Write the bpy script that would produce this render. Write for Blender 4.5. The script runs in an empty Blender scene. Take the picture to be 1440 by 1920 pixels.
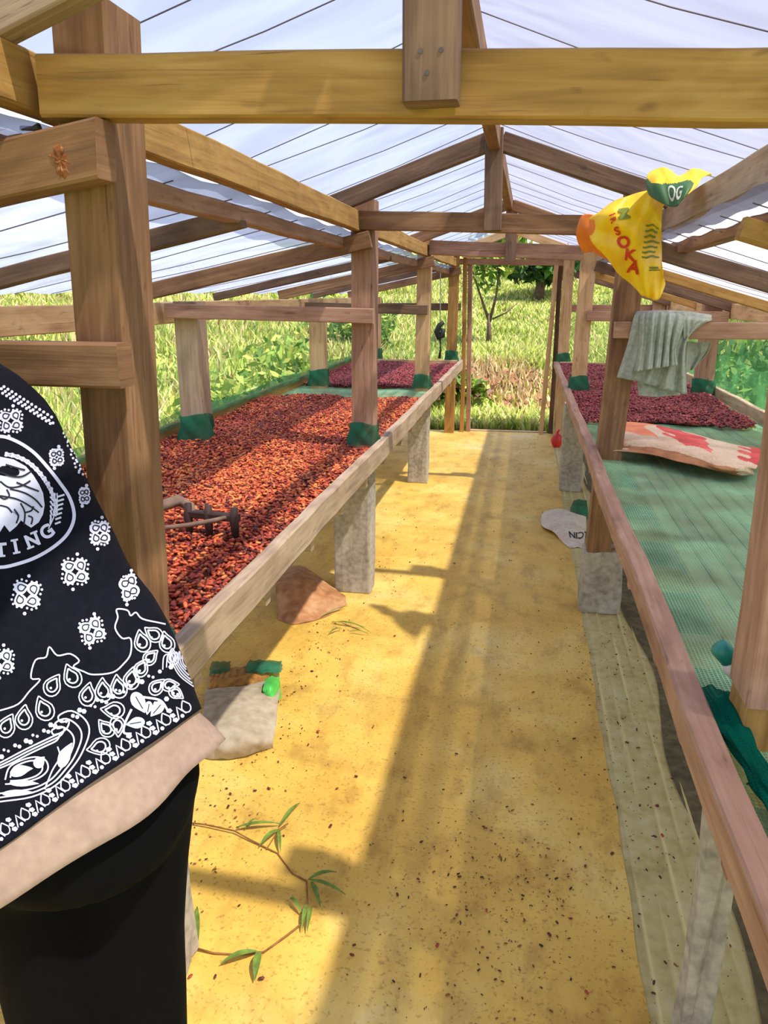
import bpy, bmesh, math, random
import numpy as np
from mathutils import Vector, Matrix
from mathutils.bvhtree import BVHTree

# ------------------------------------------------------------------ camera, sky, sun, exposure
SC = bpy.context.scene
COL = SC.collection
PI = math.pi
FPX, VPX, VPY, CAMZ = 1400.0, 990.0, 550.0, 1.6          # focal length and vanishing point in photo pixels
TH = math.atan((960 - VPY) / FPX)
PS = math.atan((VPX - 720) / FPX * math.cos(TH))
CF = Vector((-math.sin(PS) * math.cos(TH), math.cos(PS) * math.cos(TH), -math.sin(TH)))
CR = Vector((math.cos(PS), math.sin(PS), 0))
CU = Vector((-math.sin(PS) * math.sin(TH), math.cos(PS) * math.sin(TH), math.cos(TH)))
CO = Vector((0, 0, CAMZ))
cam = bpy.data.cameras.new('camera'); cam_o = bpy.data.objects.new('camera', cam); COL.objects.link(cam_o)
cam.sensor_fit = 'VERTICAL'; cam.sensor_height = 32.0; cam.lens = FPX / 1920 * 32.0
cam.clip_start = 0.02; cam.clip_end = 500
cam_o.matrix_world = Matrix(((CR.x, CU.x, -CF.x, 0), (CR.y, CU.y, -CF.y, 0), (CR.z, CU.z, -CF.z, CAMZ), (0, 0, 0, 1)))
SC.camera = cam_o

world = bpy.data.worlds.new('sky'); SC.world = world; world.use_nodes = True
wn = world.node_tree.nodes; wl = world.node_tree.links
bg = wn['Background']; bg.inputs['Strength'].default_value = 1.0
tc = wn.new('ShaderNodeTexCoord'); sx = wn.new('ShaderNodeSeparateXYZ'); rp = wn.new('ShaderNodeValToRGB')
wl.new(tc.outputs['Generated'], sx.inputs[0]); wl.new(sx.outputs['Z'], rp.inputs[0]); wl.new(rp.outputs[0], bg.inputs['Color'])
rp.color_ramp.elements[0].position = 0.0; rp.color_ramp.elements[0].color = (0.84, 0.90, 1.0, 1)
rp.color_ramp.elements[1].position = 0.7; rp.color_ramp.elements[1].color = (0.50, 0.63, 1.0, 1)

sun = bpy.data.lights.new('sun', 'SUN'); sun.energy = 7.4; sun.angle = math.radians(1.2); sun.color = (1.0, 0.95, 0.86)
sun_o = bpy.data.objects.new('sun', sun); COL.objects.link(sun_o)
sun_o.rotation_euler = Vector((-0.50, 0.21, -1.0)).to_track_quat('-Z', 'Y').to_euler()

SC.view_settings.view_transform = 'Standard'; SC.view_settings.look = 'None'
SC.view_settings.gamma = 1.0; SC.view_settings.use_curve_mapping = False
SC.view_settings.exposure = 0.78
SC.cycles.transparent_max_bounces = 24
SC.cycles.max_bounces = 8

# ------------------------------------------------------------------ pixel helpers (points of the photo on real planes)
def ray(x, y):
    return CR * ((x - 720) / FPX) + CU * ((960 - y) / FPX) + CF
def atY(x, y, Y):
    d = ray(x, y); return CO + d * (Y / d.y)
def atZ(x, y, Z):
    d = ray(x, y); return CO + d * ((Z - CAMZ) / d.z)
def atX(x, y, X):
    d = ray(x, y); return CO + d * (X / d.x)
def proj(p):
    q = Vector(p) - CO; w = q.dot(CF)
    return 720 + FPX * q.dot(CR) / w, 960 - FPX * q.dot(CU) / w

# ------------------------------------------------------------------ object helpers
def tag(o, label=None, cat=None, group=None, kind=None):
    if label: o['label'] = label
    if cat: o['category'] = cat
    if group: o['group'] = group
    if kind: o['kind'] = kind
    return o
def link(o, parent=None):
    COL.objects.link(o)
    if parent is not None:
        o.parent = parent
    return o
def empty(name, loc=(0, 0, 0), parent=None):
    o = bpy.data.objects.new(name, None); o.empty_display_size = 0.05; o.location = loc
    return link(o, parent)
def mesh_obj(name, verts, faces, mat, parent=None, smooth=False, uvs=None):
    me = bpy.data.meshes.new(name); me.from_pydata([tuple(v) for v in verts], [], [tuple(f) for f in faces])
    if uvs is not None:
        uvl = me.uv_layers.new(name='UVMap')
        flat = np.array([c for f in uvs for uv in f for c in uv], dtype=np.float32)
        uvl.data.foreach_set('uv', flat)
    if mat is not None: me.materials.append(mat)
    if smooth: me.polygons.foreach_set('use_smooth', [True] * len(me.polygons))
    me.update()
    return local(link(bpy.data.objects.new(name, me)), parent)
def local(o, parent):
    """parent o, keeping its world-space vertices (parents are unrotated empties or meshes at a base point)"""
    if parent is not None:
        off = Vector((0, 0, 0)); p = parent
        while p is not None:
            off += p.location; p = p.parent
        o.parent = parent
        o.data.transform(Matrix.Translation(-off - o.location)) if o.data else None
    return o
def tri_arrays(name, co, tri, mat, parent=None, tint=None, smooth=False):
    """fast mesh from numpy arrays (triangles)"""
    me = bpy.data.meshes.new(name)
    nv, nt = len(co), len(tri)
    me.vertices.add(nv); me.vertices.foreach_set('co', np.asarray(co, np.float32).ravel())
    me.loops.add(nt * 3); me.loops.foreach_set('vertex_index', np.asarray(tri, np.int32).ravel())
    me.polygons.add(nt); me.polygons.foreach_set('loop_start', np.arange(0, nt * 3, 3, dtype=np.int32))
    me.polygons.foreach_set('loop_total', np.full(nt, 3, np.int32))
    if smooth: me.polygons.foreach_set('use_smooth', np.ones(nt, bool))
    if tint is not None:
        a = me.attributes.new('tint', 'FLOAT_COLOR', 'POINT')
        a.data.foreach_set('color', np.asarray(tint, np.float32).ravel())
    me.materials.append(mat); me.update(calc_edges=True)
    return local(link(bpy.data.objects.new(name, me)), parent)

# ------------------------------------------------------------------ materials
def lin(c):
    return tuple((v / 255 / 12.92) if v / 255 <= 0.04045 else ((v / 255 + 0.055) / 1.055) ** 2.4 for v in c)
def new_mat(name):
    m = bpy.data.materials.new(name); m.use_nodes = True
    return m, m.node_tree.nodes, m.node_tree.links, m.node_tree.nodes['Principled BSDF']
def ramp(n, stops):
    r = n.new('ShaderNodeValToRGB'); e = r.color_ramp.elements
    while len(e) < len(stops): e.new(0.5)
    for k, (p, c) in enumerate(stops):
        e[k].position = p; e[k].color = (*c, 1)
    return r
def wood(name, dark, mid, light, rough=0.75, grain=26.0):
    m, n, l, b = new_mat(name)
    uv = n.new('ShaderNodeUVMap'); uv.uv_map = 'UVMap'
    oi = n.new('ShaderNodeObjectInfo'); mu = n.new('ShaderNodeMath'); mu.operation = 'MULTIPLY'; mu.inputs[1].default_value = 37.0
    l.new(oi.outputs['Random'], mu.inputs[0])
    def noise(sx_, sy_, detail, rgh=0.6, dist=0.0):
        mp = n.new('ShaderNodeMapping'); mp.inputs['Scale'].default_value = (sx_, sy_, 1)
        t = n.new('ShaderNodeTexNoise'); t.noise_dimensions = '4D'; t.inputs['Scale'].default_value = 1.0
        t.inputs['Detail'].default_value = detail; t.inputs['Roughness'].default_value = rgh; t.inputs['Distortion'].default_value = dist
        l.new(uv.outputs[0], mp.inputs[0]); l.new(mp.outputs[0], t.inputs['Vector']); l.new(mu.outputs[0], t.inputs['W'])
        return t
    g = noise(2.2, grain * 2.2, 5, 0.65, 0.6)
    bl = noise(2.5, 9, 3, 0.6, 1.2)
    sp = noise(14, 40, 2, 0.5, 0.3)
    r1 = ramp(n, [(0.30, lin(dark)), (0.5, lin(mid)), (0.72, lin(light))])
    mx = n.new('ShaderNodeMixRGB'); mx.inputs[0].default_value = 0.52
    l.new(g.outputs[0], mx.inputs[1]); l.new(bl.outputs[0], mx.inputs[2]); l.new(mx.outputs[0], r1.inputs[0])
    r2 = ramp(n, [(0.24, (0.45, 0.4, 0.38)), (0.36, (1, 1, 1))])
    l.new(sp.outputs[0], r2.inputs[0])
    m2 = n.new('ShaderNodeMixRGB'); m2.blend_type = 'MULTIPLY'; m2.inputs[0].default_value = 0.8
    l.new(r1.outputs[0], m2.inputs[1]); l.new(r2.outputs[0], m2.inputs[2])
    ck = noise(1.6, 55, 3, 0.6, 1.6); r3 = ramp(n, [(0.30, (0.34, 0.27, 0.24)), (0.37, (1, 1, 1))]); l.new(ck.outputs[0], r3.inputs[0])
    m3 = n.new('ShaderNodeMixRGB'); m3.blend_type = 'MULTIPLY'; m3.inputs[0].default_value = 0.75
    l.new(m2.outputs[0], m3.inputs[1]); l.new(r3.outputs[0], m3.inputs[2])
    l.new(m3.outputs[0], b.inputs['Base Color']); b.inputs['Roughness'].default_value = rough
    bp = n.new('ShaderNodeBump'); bp.inputs['Strength'].default_value = 0.5; bp.inputs['Distance'].default_value = 0.003
    l.new(g.outputs[0], bp.inputs['Height']); l.new(bp.outputs[0], b.inputs['Normal'])
    return m
def mottled(name, stops, scale=6.0, rough=0.8, detail=5, bump=0.2, scale2=None, dist=0.004, coord='Object', mix=0.5):
    m, n, l, b = new_mat(name)
    t_ = n.new('ShaderNodeTexCoord')
    t = n.new('ShaderNodeTexNoise'); t.inputs['Scale'].default_value = scale; t.inputs['Detail'].default_value = detail; t.inputs['Roughness'].default_value = 0.62
    l.new(t_.outputs[coord], t.inputs['Vector']); out = t.outputs[0]
    if scale2:
        t2 = n.new('ShaderNodeTexNoise'); t2.inputs['Scale'].default_value = scale2; t2.inputs['Detail'].default_value = 4
        l.new(t_.outputs[coord], t2.inputs['Vector'])
        mx = n.new('ShaderNodeMixRGB'); mx.inputs[0].default_value = mix
        l.new(t.outputs[0], mx.inputs[1]); l.new(t2.outputs[0], mx.inputs[2]); out = mx.outputs[0]
    r = ramp(n, [(p, lin(c)) for p, c in stops]); l.new(out, r.inputs[0]); l.new(r.outputs[0], b.inputs['Base Color'])
    b.inputs['Roughness'].default_value = rough
    if bump:
        bp = n.new('ShaderNodeBump'); bp.inputs['Strength'].default_value = bump; bp.inputs['Distance'].default_value = dist
        l.new(out, bp.inputs['Height']); l.new(bp.outputs[0], b.inputs['Normal'])
    return m
def tinted(name, rough=0.6, translucent=0.0, noise_amt=0.0):
    m, n, l, b = new_mat(name)
    a = n.new('ShaderNodeAttribute'); a.attribute_name = 'tint'
    l.new(a.outputs['Color'], b.inputs['Base Color']); b.inputs['Roughness'].default_value = rough
    if translucent:
        tr = n.new('ShaderNodeBsdfTranslucent'); mx = n.new('ShaderNodeMixShader'); mx.inputs[0].default_value = translucent
        l.new(a.outputs['Color'], tr.inputs[0]); l.new(b.outputs[0], mx.inputs[1]); l.new(tr.outputs[0], mx.inputs[2])
        l.new(mx.outputs[0], n['Material Output'].inputs['Surface'])
    return m
def film(name, clear, tone):
    m, n, l, b = new_mat(name)
    t_ = n.new('ShaderNodeTexCoord'); mp = n.new('ShaderNodeMapping'); mp.inputs['Scale'].default_value = (1.2, 3.0, 1.2)
    ns = n.new('ShaderNodeTexNoise'); ns.inputs['Scale'].default_value = 1.6; ns.inputs['Detail'].default_value = 6; ns.inputs['Distortion'].default_value = 1.0
    l.new(t_.outputs['Object'], mp.inputs[0]); l.new(mp.outputs[0], ns.inputs['Vector'])
    r = ramp(n, [(0.3, lin(tuple(v * 0.86 for v in tone))), (0.62, lin(tone))]); l.new(ns.outputs[0], r.inputs[0])
    tl = n.new('ShaderNodeBsdfTranslucent'); df = n.new('ShaderNodeBsdfDiffuse'); tp = n.new('ShaderNodeBsdfTransparent')
    l.new(r.outputs[0], tl.inputs[0]); l.new(r.outputs[0], df.inputs[0]); tp.inputs[0].default_value = (0.95, 0.96, 1, 1)
    m1 = n.new('ShaderNodeMixShader'); m1.inputs[0].default_value = 0.25
    l.new(tl.outputs[0], m1.inputs[1]); l.new(df.outputs[0], m1.inputs[2])
    m2 = n.new('ShaderNodeMixShader')
    cr = ramp(n, [(0.3, (clear * 0.8,) * 3), (0.7, (min(1, clear * 1.15),) * 3)]); l.new(ns.outputs[0], cr.inputs[0])
    l.new(cr.outputs[0], m2.inputs[0]); l.new(m1.outputs[0], m2.inputs[1]); l.new(tp.outputs[0], m2.inputs[2])
    l.new(m2.outputs[0], n['Material Output'].inputs['Surface'])
    return m
def netting(name, color, cover, cell=None, line=0.4):
    m, n, l, b = new_mat(name)
    tl = n.new('ShaderNodeBsdfTranslucent'); df = n.new('ShaderNodeBsdfDiffuse'); tp = n.new('ShaderNodeBsdfTransparent')
    t_ = n.new('ShaderNodeTexCoord')
    ns = n.new('ShaderNodeTexNoise'); ns.inputs['Scale'].default_value = 5.0; ns.inputs['Detail'].default_value = 4
    l.new(t_.outputs['Object'], ns.inputs['Vector'])
    r = ramp(n, [(0.3, lin(tuple(v * 0.8 for v in color))), (0.7, lin(tuple(min(255, v * 1.12) for v in color)))])
    l.new(ns.outputs[0], r.inputs[0]); l.new(r.outputs[0], tl.inputs[0]); l.new(r.outputs[0], df.inputs[0])
    m1 = n.new('ShaderNodeMixShader'); m1.inputs[0].default_value = 0.6
    l.new(tl.outputs[0], m1.inputs[1]); l.new(df.outputs[0], m1.inputs[2])
    m2 = n.new('ShaderNodeMixShader')
    cr = ramp(n, [(0.3, (cover * 0.7,) * 3), (0.7, (min(1, cover * 1.3),) * 3)]); l.new(ns.outputs[0], cr.inputs[0])
    fac = cr.outputs[0]
    if cell:
        uv = n.new('ShaderNodeUVMap'); uv.uv_map = 'UVMap'; sp = n.new('ShaderNodeSeparateXYZ'); l.new(uv.outputs[0], sp.inputs[0])
        hs = []
        for ax in ('X', 'Y'):
            d = n.new('ShaderNodeMath'); d.operation = 'DIVIDE'; d.inputs[1].default_value = cell; l.new(sp.outputs[ax], d.inputs[0])
            fr = n.new('ShaderNodeMath'); fr.operation = 'FRACT'; l.new(d.outputs[0], fr.inputs[0])
            lt = n.new('ShaderNodeMath'); lt.operation = 'LESS_THAN'; lt.inputs[1].default_value = line; l.new(fr.outputs[0], lt.inputs[0]); hs.append(lt)
        mxm = n.new('ShaderNodeMath'); mxm.operation = 'MAXIMUM'; l.new(hs[0].outputs[0], mxm.inputs[0]); l.new(hs[1].outputs[0], mxm.inputs[1])
        mm = n.new('ShaderNodeMath'); mm.operation = 'MAXIMUM'; l.new(mxm.outputs[0], mm.inputs[0]); l.new(fac, mm.inputs[1])
        fac = mm.outputs[0]
    l.new(fac, m2.inputs[0]); l.new(tp.outputs[0], m2.inputs[1]); l.new(m1.outputs[0], m2.inputs[2])
    l.new(m2.outputs[0], n['Material Output'].inputs['Surface'])
    return m

W_GOLD = wood('wood_golden', (112, 76, 34), (172, 128, 62), (204, 164, 96))
W_BROWN = wood('wood_brown', (84, 54, 34), (138, 98, 64), (178, 138, 98))
W_PALE = wood('wood_pale', (156, 112, 70), (206, 166, 118), (230, 198, 154))
W_GREY = wood('wood_weathered', (122, 98, 76), (176, 150, 122), (206, 184, 156))
W_RED = wood('wood_reddish', (118, 78, 58), (168, 126, 100), (204, 164, 136))
W_DARK = wood('wood_dark', (66, 46, 34), (110, 82, 62), (150, 118, 92))
CONCRETE = mottled('concrete', [(0.3, (120, 112, 100)), (0.5, (168, 158, 142)), (0.7, (196, 186, 168))], 7, 0.9, 6, 0.3, 40)
FILM_L = film('plastic_film_clear', 0.33, (124, 130, 150))
FILM_R = film('plastic_film_milky', 0.045, (174, 170, 178))
FILM_M = film('plastic_film_right', 0.36, (110, 106, 120))
FILM_S = film('plastic_film_left_side', 0.12, (150, 155, 172))
NET_WALL = netting('net_wall', (120, 168, 120), 0.22)
NET_WALL_R = netting('net_wall_dense', (92, 152, 96), 0.58)
NET_BAND = netting('net_band', (84, 140, 96), 0.7)
NET_BENCH = netting('net_bench', (150, 206, 168), 0.34, 0.009, 0.28)
NET_DEEP = netting('net_deep', (14, 112, 88), 0.86, 0.007, 0.35)
NET_DEEP2 = netting('net_wrap_dark', (58, 132, 100), 0.86)
WIRE = mottled('dark_wire', [(0, (96, 90, 104)), (1, (126, 118, 130))], 3, 0.6, 1, 0)
NAIL = mottled('nail_steel', [(0, (60, 50, 46)), (1, (120, 108, 100))], 30, 0.5, 1, 0)

# ------------------------------------------------------------------ timber builder
rng = random.Random(7)
def beam_geo(p0, p1, w, h, up=(0, 0, 1), wob=0.002, ch=0.004, taper=1.0, endcut=0.0):
    """a sawn timber from p0 to p1: w across, h along 'up'; chamfered, slightly wavy; UV u = metres along, v = metres around"""
    p0, p1 = Vector(p0), Vector(p1); d = p1 - p0; L = d.length; d.normalize()
    up = Vector(up); side = d.cross(up).normalized(); up = side.cross(d).normalized()
    n = max(2, min(40, int(L / 0.16)))
    c = min(ch, w * 0.2, h * 0.2)
    prof = [(-w/2 + c, -h/2), (w/2 - c, -h/2), (w/2, -h/2 + c), (w/2, h/2 - c), (w/2 - c, h/2), (-w/2 + c, h/2), (-w/2, h/2 - c), (-w/2, -h/2 + c)]
    per = [0.0]
    for k in range(8):
        a, b = prof[k], prof[(k + 1) % 8]; per.append(per[-1] + math.hypot(a[0] - b[0], a[1] - b[1]))
    vs, fs, uv = [], [], []
    ox, oy = 0.0, 0.0
    for i in range(n + 1):
        t = i / n
        if 0 < i < n:
            ox = ox * 0.6 + rng.uniform(-wob, wob); oy = oy * 0.6 + rng.uniform(-wob, wob)
        else: ox = oy = 0
        s = 1 + (taper - 1) * t
        for (a, b) in prof:
            e = endcut * (b / h) if i == n else 0
            vs.append(p0 + d * (L * t + e) + side * (a * s + ox + rng.uniform(-wob, wob) * 0.3) + up * (b * s + oy + rng.uniform(-wob, wob) * 0.3))
    for i in range(n):
        for k in range(8):
            k2 = (k + 1) % 8
            fs.append((i * 8 + k, i * 8 + k2, (i + 1) * 8 + k2, (i + 1) * 8 + k))
            u0, u1 = L * i / n, L * (i + 1) / n
            uv.append(((u0, per[k]), (u0, per[k + 1]), (u1, per[k + 1]), (u1, per[k])))
    fs.append(tuple(range(7, -1, -1))); uv.append(tuple((prof[k][0], prof[k][1]) for k in range(7, -1, -1)))
    fs.append(tuple(n * 8 + k for k in range(8))); uv.append(tuple((prof[k][0], prof[k][1]) for k in range(8)))
    return vs, fs, uv
def timber(name, p0, p1, w, h, mat, label=None, cat=None, parent=None, group=None, **kw):
    vs, fs, uv = beam_geo(p0, p1, w, h, **kw)
    o = mesh_obj(name, vs, fs, mat, None, False, uv)
    if parent is None:
        base = Vector(p0); o.data.transform(Matrix.Translation(-base)); o.location = base
        tag(o, label, cat, group)
    else:
        local(o, parent)
        if label: o['label'] = label
    return o
def box_geo(x0, x1, y0, y1, z0, z1):
    v = [(x, y, z) for z in (z0, z1) for y in (y0, y1) for x in (x0, x1)]
    f = [(0, 2, 3, 1), (4, 5, 7, 6), (0, 1, 5, 4), (2, 6, 7, 3), (0, 4, 6, 2), (1, 3, 7, 5)]
    return v, f
def block(name, x0, x1, y0, y1, z0, z1, mat, parent=None, bevel=0.008, rough=0.004, cuts=3):
    """a slightly irregular bevelled block"""
    bm = bmesh.new(); v, f = box_geo(x0, x1, y0, y1, z0, z1)
    bv = [bm.verts.new(p) for p in v]
    for q in f: bm.faces.new([bv[i] for i in q])
    bmesh.ops.subdivide_edges(bm, edges=bm.edges[:], cuts=cuts, use_grid_fill=True)
    r = random.Random(int(x0 * 1000 + y0 * 77))
    for p in bm.verts: p.co += Vector((r.uniform(-rough, rough), r.uniform(-rough, rough), r.uniform(-rough, rough) * (0.0 if p.co.z <= z0 + 1e-5 else 1)))
    me = bpy.data.meshes.new(name); bm.to_mesh(me); bm.free(); me.materials.append(mat)
    o = link(bpy.data.objects.new(name, me))
    b = o.modifiers.new('bevel', 'BEVEL'); b.width = bevel; b.segments = 2; b.limit_method = 'ANGLE'; b.angle_limit = 0.9
    return local(o, parent)
def tube_geo(pts, rad, seg=8, cap=True):
    pts = [Vector(p) for p in pts]; n = len(pts)
    if not hasattr(rad, '__len__'): rad = [rad] * n
    vs, fs = [], []
    t0 = (pts[1] - pts[0]).normalized(); ref = Vector((0, 0, 1)) if abs(t0.z) < 0.9 else Vector((1, 0, 0))
    nrm = t0.cross(ref).normalized()
    for i in range(n):
        t = (pts[min(i + 1, n - 1)] - pts[max(i - 1, 0)]).normalized()
        nrm = (nrm - t * nrm.dot(t)).normalized(); bn = t.cross(nrm)
        for k in range(seg):
            a = 2 * PI * k / seg; vs.append(pts[i] + (nrm * math.cos(a) + bn * math.sin(a)) * rad[i])
    for i in range(n - 1):
        for k in range(seg):
            k2 = (k + 1) % seg; fs.append((i * seg + k, i * seg + k2, (i + 1) * seg + k2, (i + 1) * seg + k))
    if cap:
        fs.append(tuple(range(seg - 1, -1, -1))); fs.append(tuple((n - 1) * seg + k for k in range(seg)))
    return vs, fs
def tube(name, pts, rad, mat, parent=None, seg=8, smooth=True):
    v, f = tube_geo(pts, rad, seg); return mesh_obj(name, v, f, mat, parent, smooth)
def grid_obj(name, fn, nu, nv, mat, parent=None, smooth=True, thick=0.0, uvscale=(1, 1)):
    """fn(u, v) -> point for u, v in 0..1"""
    vs = [Vector(fn(i / nu, j / nv)) for j in range(nv + 1) for i in range(nu + 1)]
    fs, uv = [], []
    for j in range(nv):
        for i in range(nu):
            a = j * (nu + 1) + i; fs.append((a, a + 1, a + nu + 2, a + nu + 1))
            uv.append(tuple(((ii / nu) * uvscale[0], (jj / nv) * uvscale[1]) for ii, jj in ((i, j), (i + 1, j), (i + 1, j + 1), (i, j + 1))))
    o = mesh_obj(name, vs, fs, mat, parent, smooth, uv)
    if thick:
        s = o.modifiers.new('thick', 'SOLIDIFY'); s.thickness = thick; s.offset = 0
    return o

# ------------------------------------------------------------------ the site: key numbers (metres)
FY = [1.25, 3.76, 6.30, 8.85]          # the four frames along the aisle
XC = -0.178                             # ridge line
BZ = 0.82                               # top of the bench slats

def smooth01(a, b, x):
    t = np.clip((x - a) / (b - a), 0, 1); return t * t * (3 - 2 * t)
def terrain(x, y):
    x = np.asarray(x, float); y = np.asarray(y, float)
    dxl = np.maximum(0, -3.2 - x); dxr = np.maximum(0, x - 2.6); dy = np.maximum(0, y - 10.2)
    bank = 0.62 * smooth01(10.5, 11.6, y - 0.25 * np.sin(x * 1.7)) * smooth01(-9, -2, x + 5) 
    hill = 2.7 * smooth01(11.0, 36.0, y) + 1.0 * smooth01(0.5, 9, dxl) + 0.8 * smooth01(0.5, 9, dxr) + 2.2 * smooth01(6, 40, dxl) + 2.2 * smooth01(6, 40, dxr)
    rough = 0.06 * np.sin(x * 2.3 + 1.3 * np.sin(y)) * np.sin(y * 1.9) * smooth01(0.2, 2.0, dxl + dxr + dy)
    return -0.06 + bank + hill + rough

def rebase(o, base):
    base = Vector(base); o.data.transform(Matrix.Translation(-base)); o.location = base; return o

# ------------------------------------------------------------------ ground, floor, roof film, net walls
gx = np.concatenate([np.linspace(-60, -8, 27)[:-1], np.linspace(-8, 6, 57), np.linspace(6, 60, 27)[1:]])
gy = np.concatenate([np.linspace(-14, -1, 8)[:-1], np.linspace(-1, 20, 85), np.linspace(20, 90, 36)[1:]])
GX, GY = np.meshgrid(gx, gy); GZ = terrain(GX, GY)
nx_, ny_ = len(gx), len(gy)
GRASS_SOIL = mottled('grass_ground', [(0.30, (84, 96, 38)), (0.45, (122, 140, 56)), (0.6, (156, 166, 80)), (0.75, (166, 156, 100))], 0.9, 0.95, 6, 0.3, 7.0, 0.03)
vs = np.stack([GX, GY, GZ], -1).reshape(-1, 3)
ia = (np.arange(ny_ - 1)[:, None] * nx_ + np.arange(nx_ - 1)[None, :]).ravel()
tri = np.concatenate([np.stack([ia, ia + 1, ia + nx_ + 1], 1), np.stack([ia, ia + nx_ + 1, ia + nx_], 1)])
tag(tri_arrays('ground', vs, tri, GRASS_SOIL, smooth=True), 'grassy hillside rising around the drying shed', kind='structure')

floor = empty('floor', (XC, 3.5, 0)); tag(floor, 'yellow sheeted aisle floor littered with fallen beans', kind='structure')
block('concrete_slab', -2.15, 1.75, -1.6, 9.02, -0.06, -0.002, mottled('slab_dusty', [(0.3, (140, 116, 74)), (0.5, (178, 152, 102)), (0.7, (200, 176, 128))], 4, 0.95, 6, 0.3, 30), floor, rough=0.0, cuts=1)
def yellow_mat():
    m, n, l, b = new_mat('yellow_sheet')
    t_ = n.new('ShaderNodeTexCoord')
    def noise(scale, det, mapping=None):
        t = n.new('ShaderNodeTexNoise'); t.inputs['Scale'].default_value = scale; t.inputs['Detail'].default_value = det; t.inputs['Roughness'].default_value = 0.62
        if mapping:
            mp = n.new('ShaderNodeMapping'); mp.inputs['Scale'].default_value = mapping
            l.new(t_.outputs['Object'], mp.inputs[0]); l.new(mp.outputs[0], t.inputs['Vector'])
        else: l.new(t_.outputs['Object'], t.inputs['Vector'])
        return t
    a = noise(1.5, 6); r = ramp(n, [(0.32, lin((206, 160, 62))), (0.5, lin((226, 184, 82))), (0.62, lin((232, 198, 108))), (0.74, lin((226, 208, 156)))])
    l.new(a.outputs[0], r.inputs[0])
    d = noise(9, 8, (1, 0.5, 1)); dr = ramp(n, [(0.36, (0.55, 0.47, 0.42)), (0.5, (1, 1, 1))]); l.new(d.outputs[0], dr.inputs[0])
    m1 = n.new('ShaderNodeMixRGB'); m1.blend_type = 'MULTIPLY'; m1.inputs[0].default_value = 0.5
    l.new(r.outputs[0], m1.inputs[1]); l.new(dr.outputs[0], m1.inputs[2])
    g = noise(90, 3); gr = ramp(n, [(0.34, (0.5, 0.4, 0.33)), (0.43, (1, 1, 1))]); l.new(g.outputs[0], gr.inputs[0])
    m2 = n.new('ShaderNodeMixRGB'); m2.blend_type = 'MULTIPLY'; m2.inputs[0].default_value = 0.6
    l.new(m1.outputs[0], m2.inputs[1]); l.new(gr.outputs[0], m2.inputs[2])
    l.new(m2.outputs[0], b.inputs['Base Color']); b.inputs['Roughness'].default_value = 0.62
    bp = n.new('ShaderNodeBump'); bp.inputs['Strength'].default_value = 0.25; bp.inputs['Distance'].default_value = 0.004
    l.new(d.outputs[0], bp.inputs['Height']); l.new(bp.outputs[0], b.inputs['Normal'])
    return m
def rib_z(x, y, amp):
    k = (x - 0.02) / 0.052
    gate = 0.5 + 0.5 * math.sin(y * 5.1 + 2.2 * math.sin(round(k) * 2.7)); gate = 0.35 + 0.65 * min(1, max(0, gate * 2.2 - 0.6))
    return amp * gate * max(0, math.cos(2 * PI * k)) ** 6
def yz(x, y):
    am = 0.0035 * min(1, max(0, (x - 0.1) / 0.22))
    return 0.004 + 0.002 * math.sin(x * 5 + y * 1.3) * math.sin(y * 2.1 + x) + rib_z(x, y, am)
def rib_highlight(m, z0, z1, col):
    """ridge tops painted paler than the troughs, as if catching the light"""
    n, l = m.node_tree.nodes, m.node_tree.links; b = n['Principled BSDF']; src = b.inputs['Base Color'].links[0].from_socket
    tcx = n.new('ShaderNodeTexCoord'); sp = n.new('ShaderNodeSeparateXYZ'); l.new(tcx.outputs['Object'], sp.inputs[0])
    mr = n.new('ShaderNodeMapRange'); mr.inputs['From Min'].default_value = z0; mr.inputs['From Max'].default_value = z1; l.new(sp.outputs['Z'], mr.inputs['Value'])
    mx = n.new('ShaderNodeMixRGB'); l.new(mr.outputs[0], mx.inputs[0]); l.new(src, mx.inputs[1]); mx.inputs[2].default_value = (*lin(col), 1); l.new(mx.outputs[0], b.inputs['Base Color'])
    return m
ys0, ys1 = -1.4, 8.98
grid_obj('yellow_sheet', lambda u, v: ((-1.34 + 1.70 * u) + (0.012 * math.sin(v * 61) * 0.3 + 0.003 * math.sin(v * 170) if u in (0, 1) else 0), ys0 + (ys1 - ys0) * v, yz(-1.34 + 1.70 * u, ys0 + (ys1 - ys0) * v)), 136, 130, rib_highlight(yellow_mat(), 0.0072, 0.0100, (240, 206, 110)), floor)
GREYRIB = rib_highlight(mottled('grey_ribbed_strip', [(0.3, (164, 146, 86)), (0.48, (196, 180, 116)), (0.7, (212, 200, 148))], 6, 0.85, 6, 0.2, 26), 0.0022, 0.0075, (238, 220, 150))
grid_obj('ribbed_strip', lambda u, v: (0.335 + 0.36 * u, ys0 + (ys1 - ys0) * v, 0.0005 + rib_z(0.335 + 0.36 * u, ys0 + (ys1 - ys0) * v, 0.007) * (1.0 if u < 0.8 else 0.2)), 60, 130, GREYRIB, floor)

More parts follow.
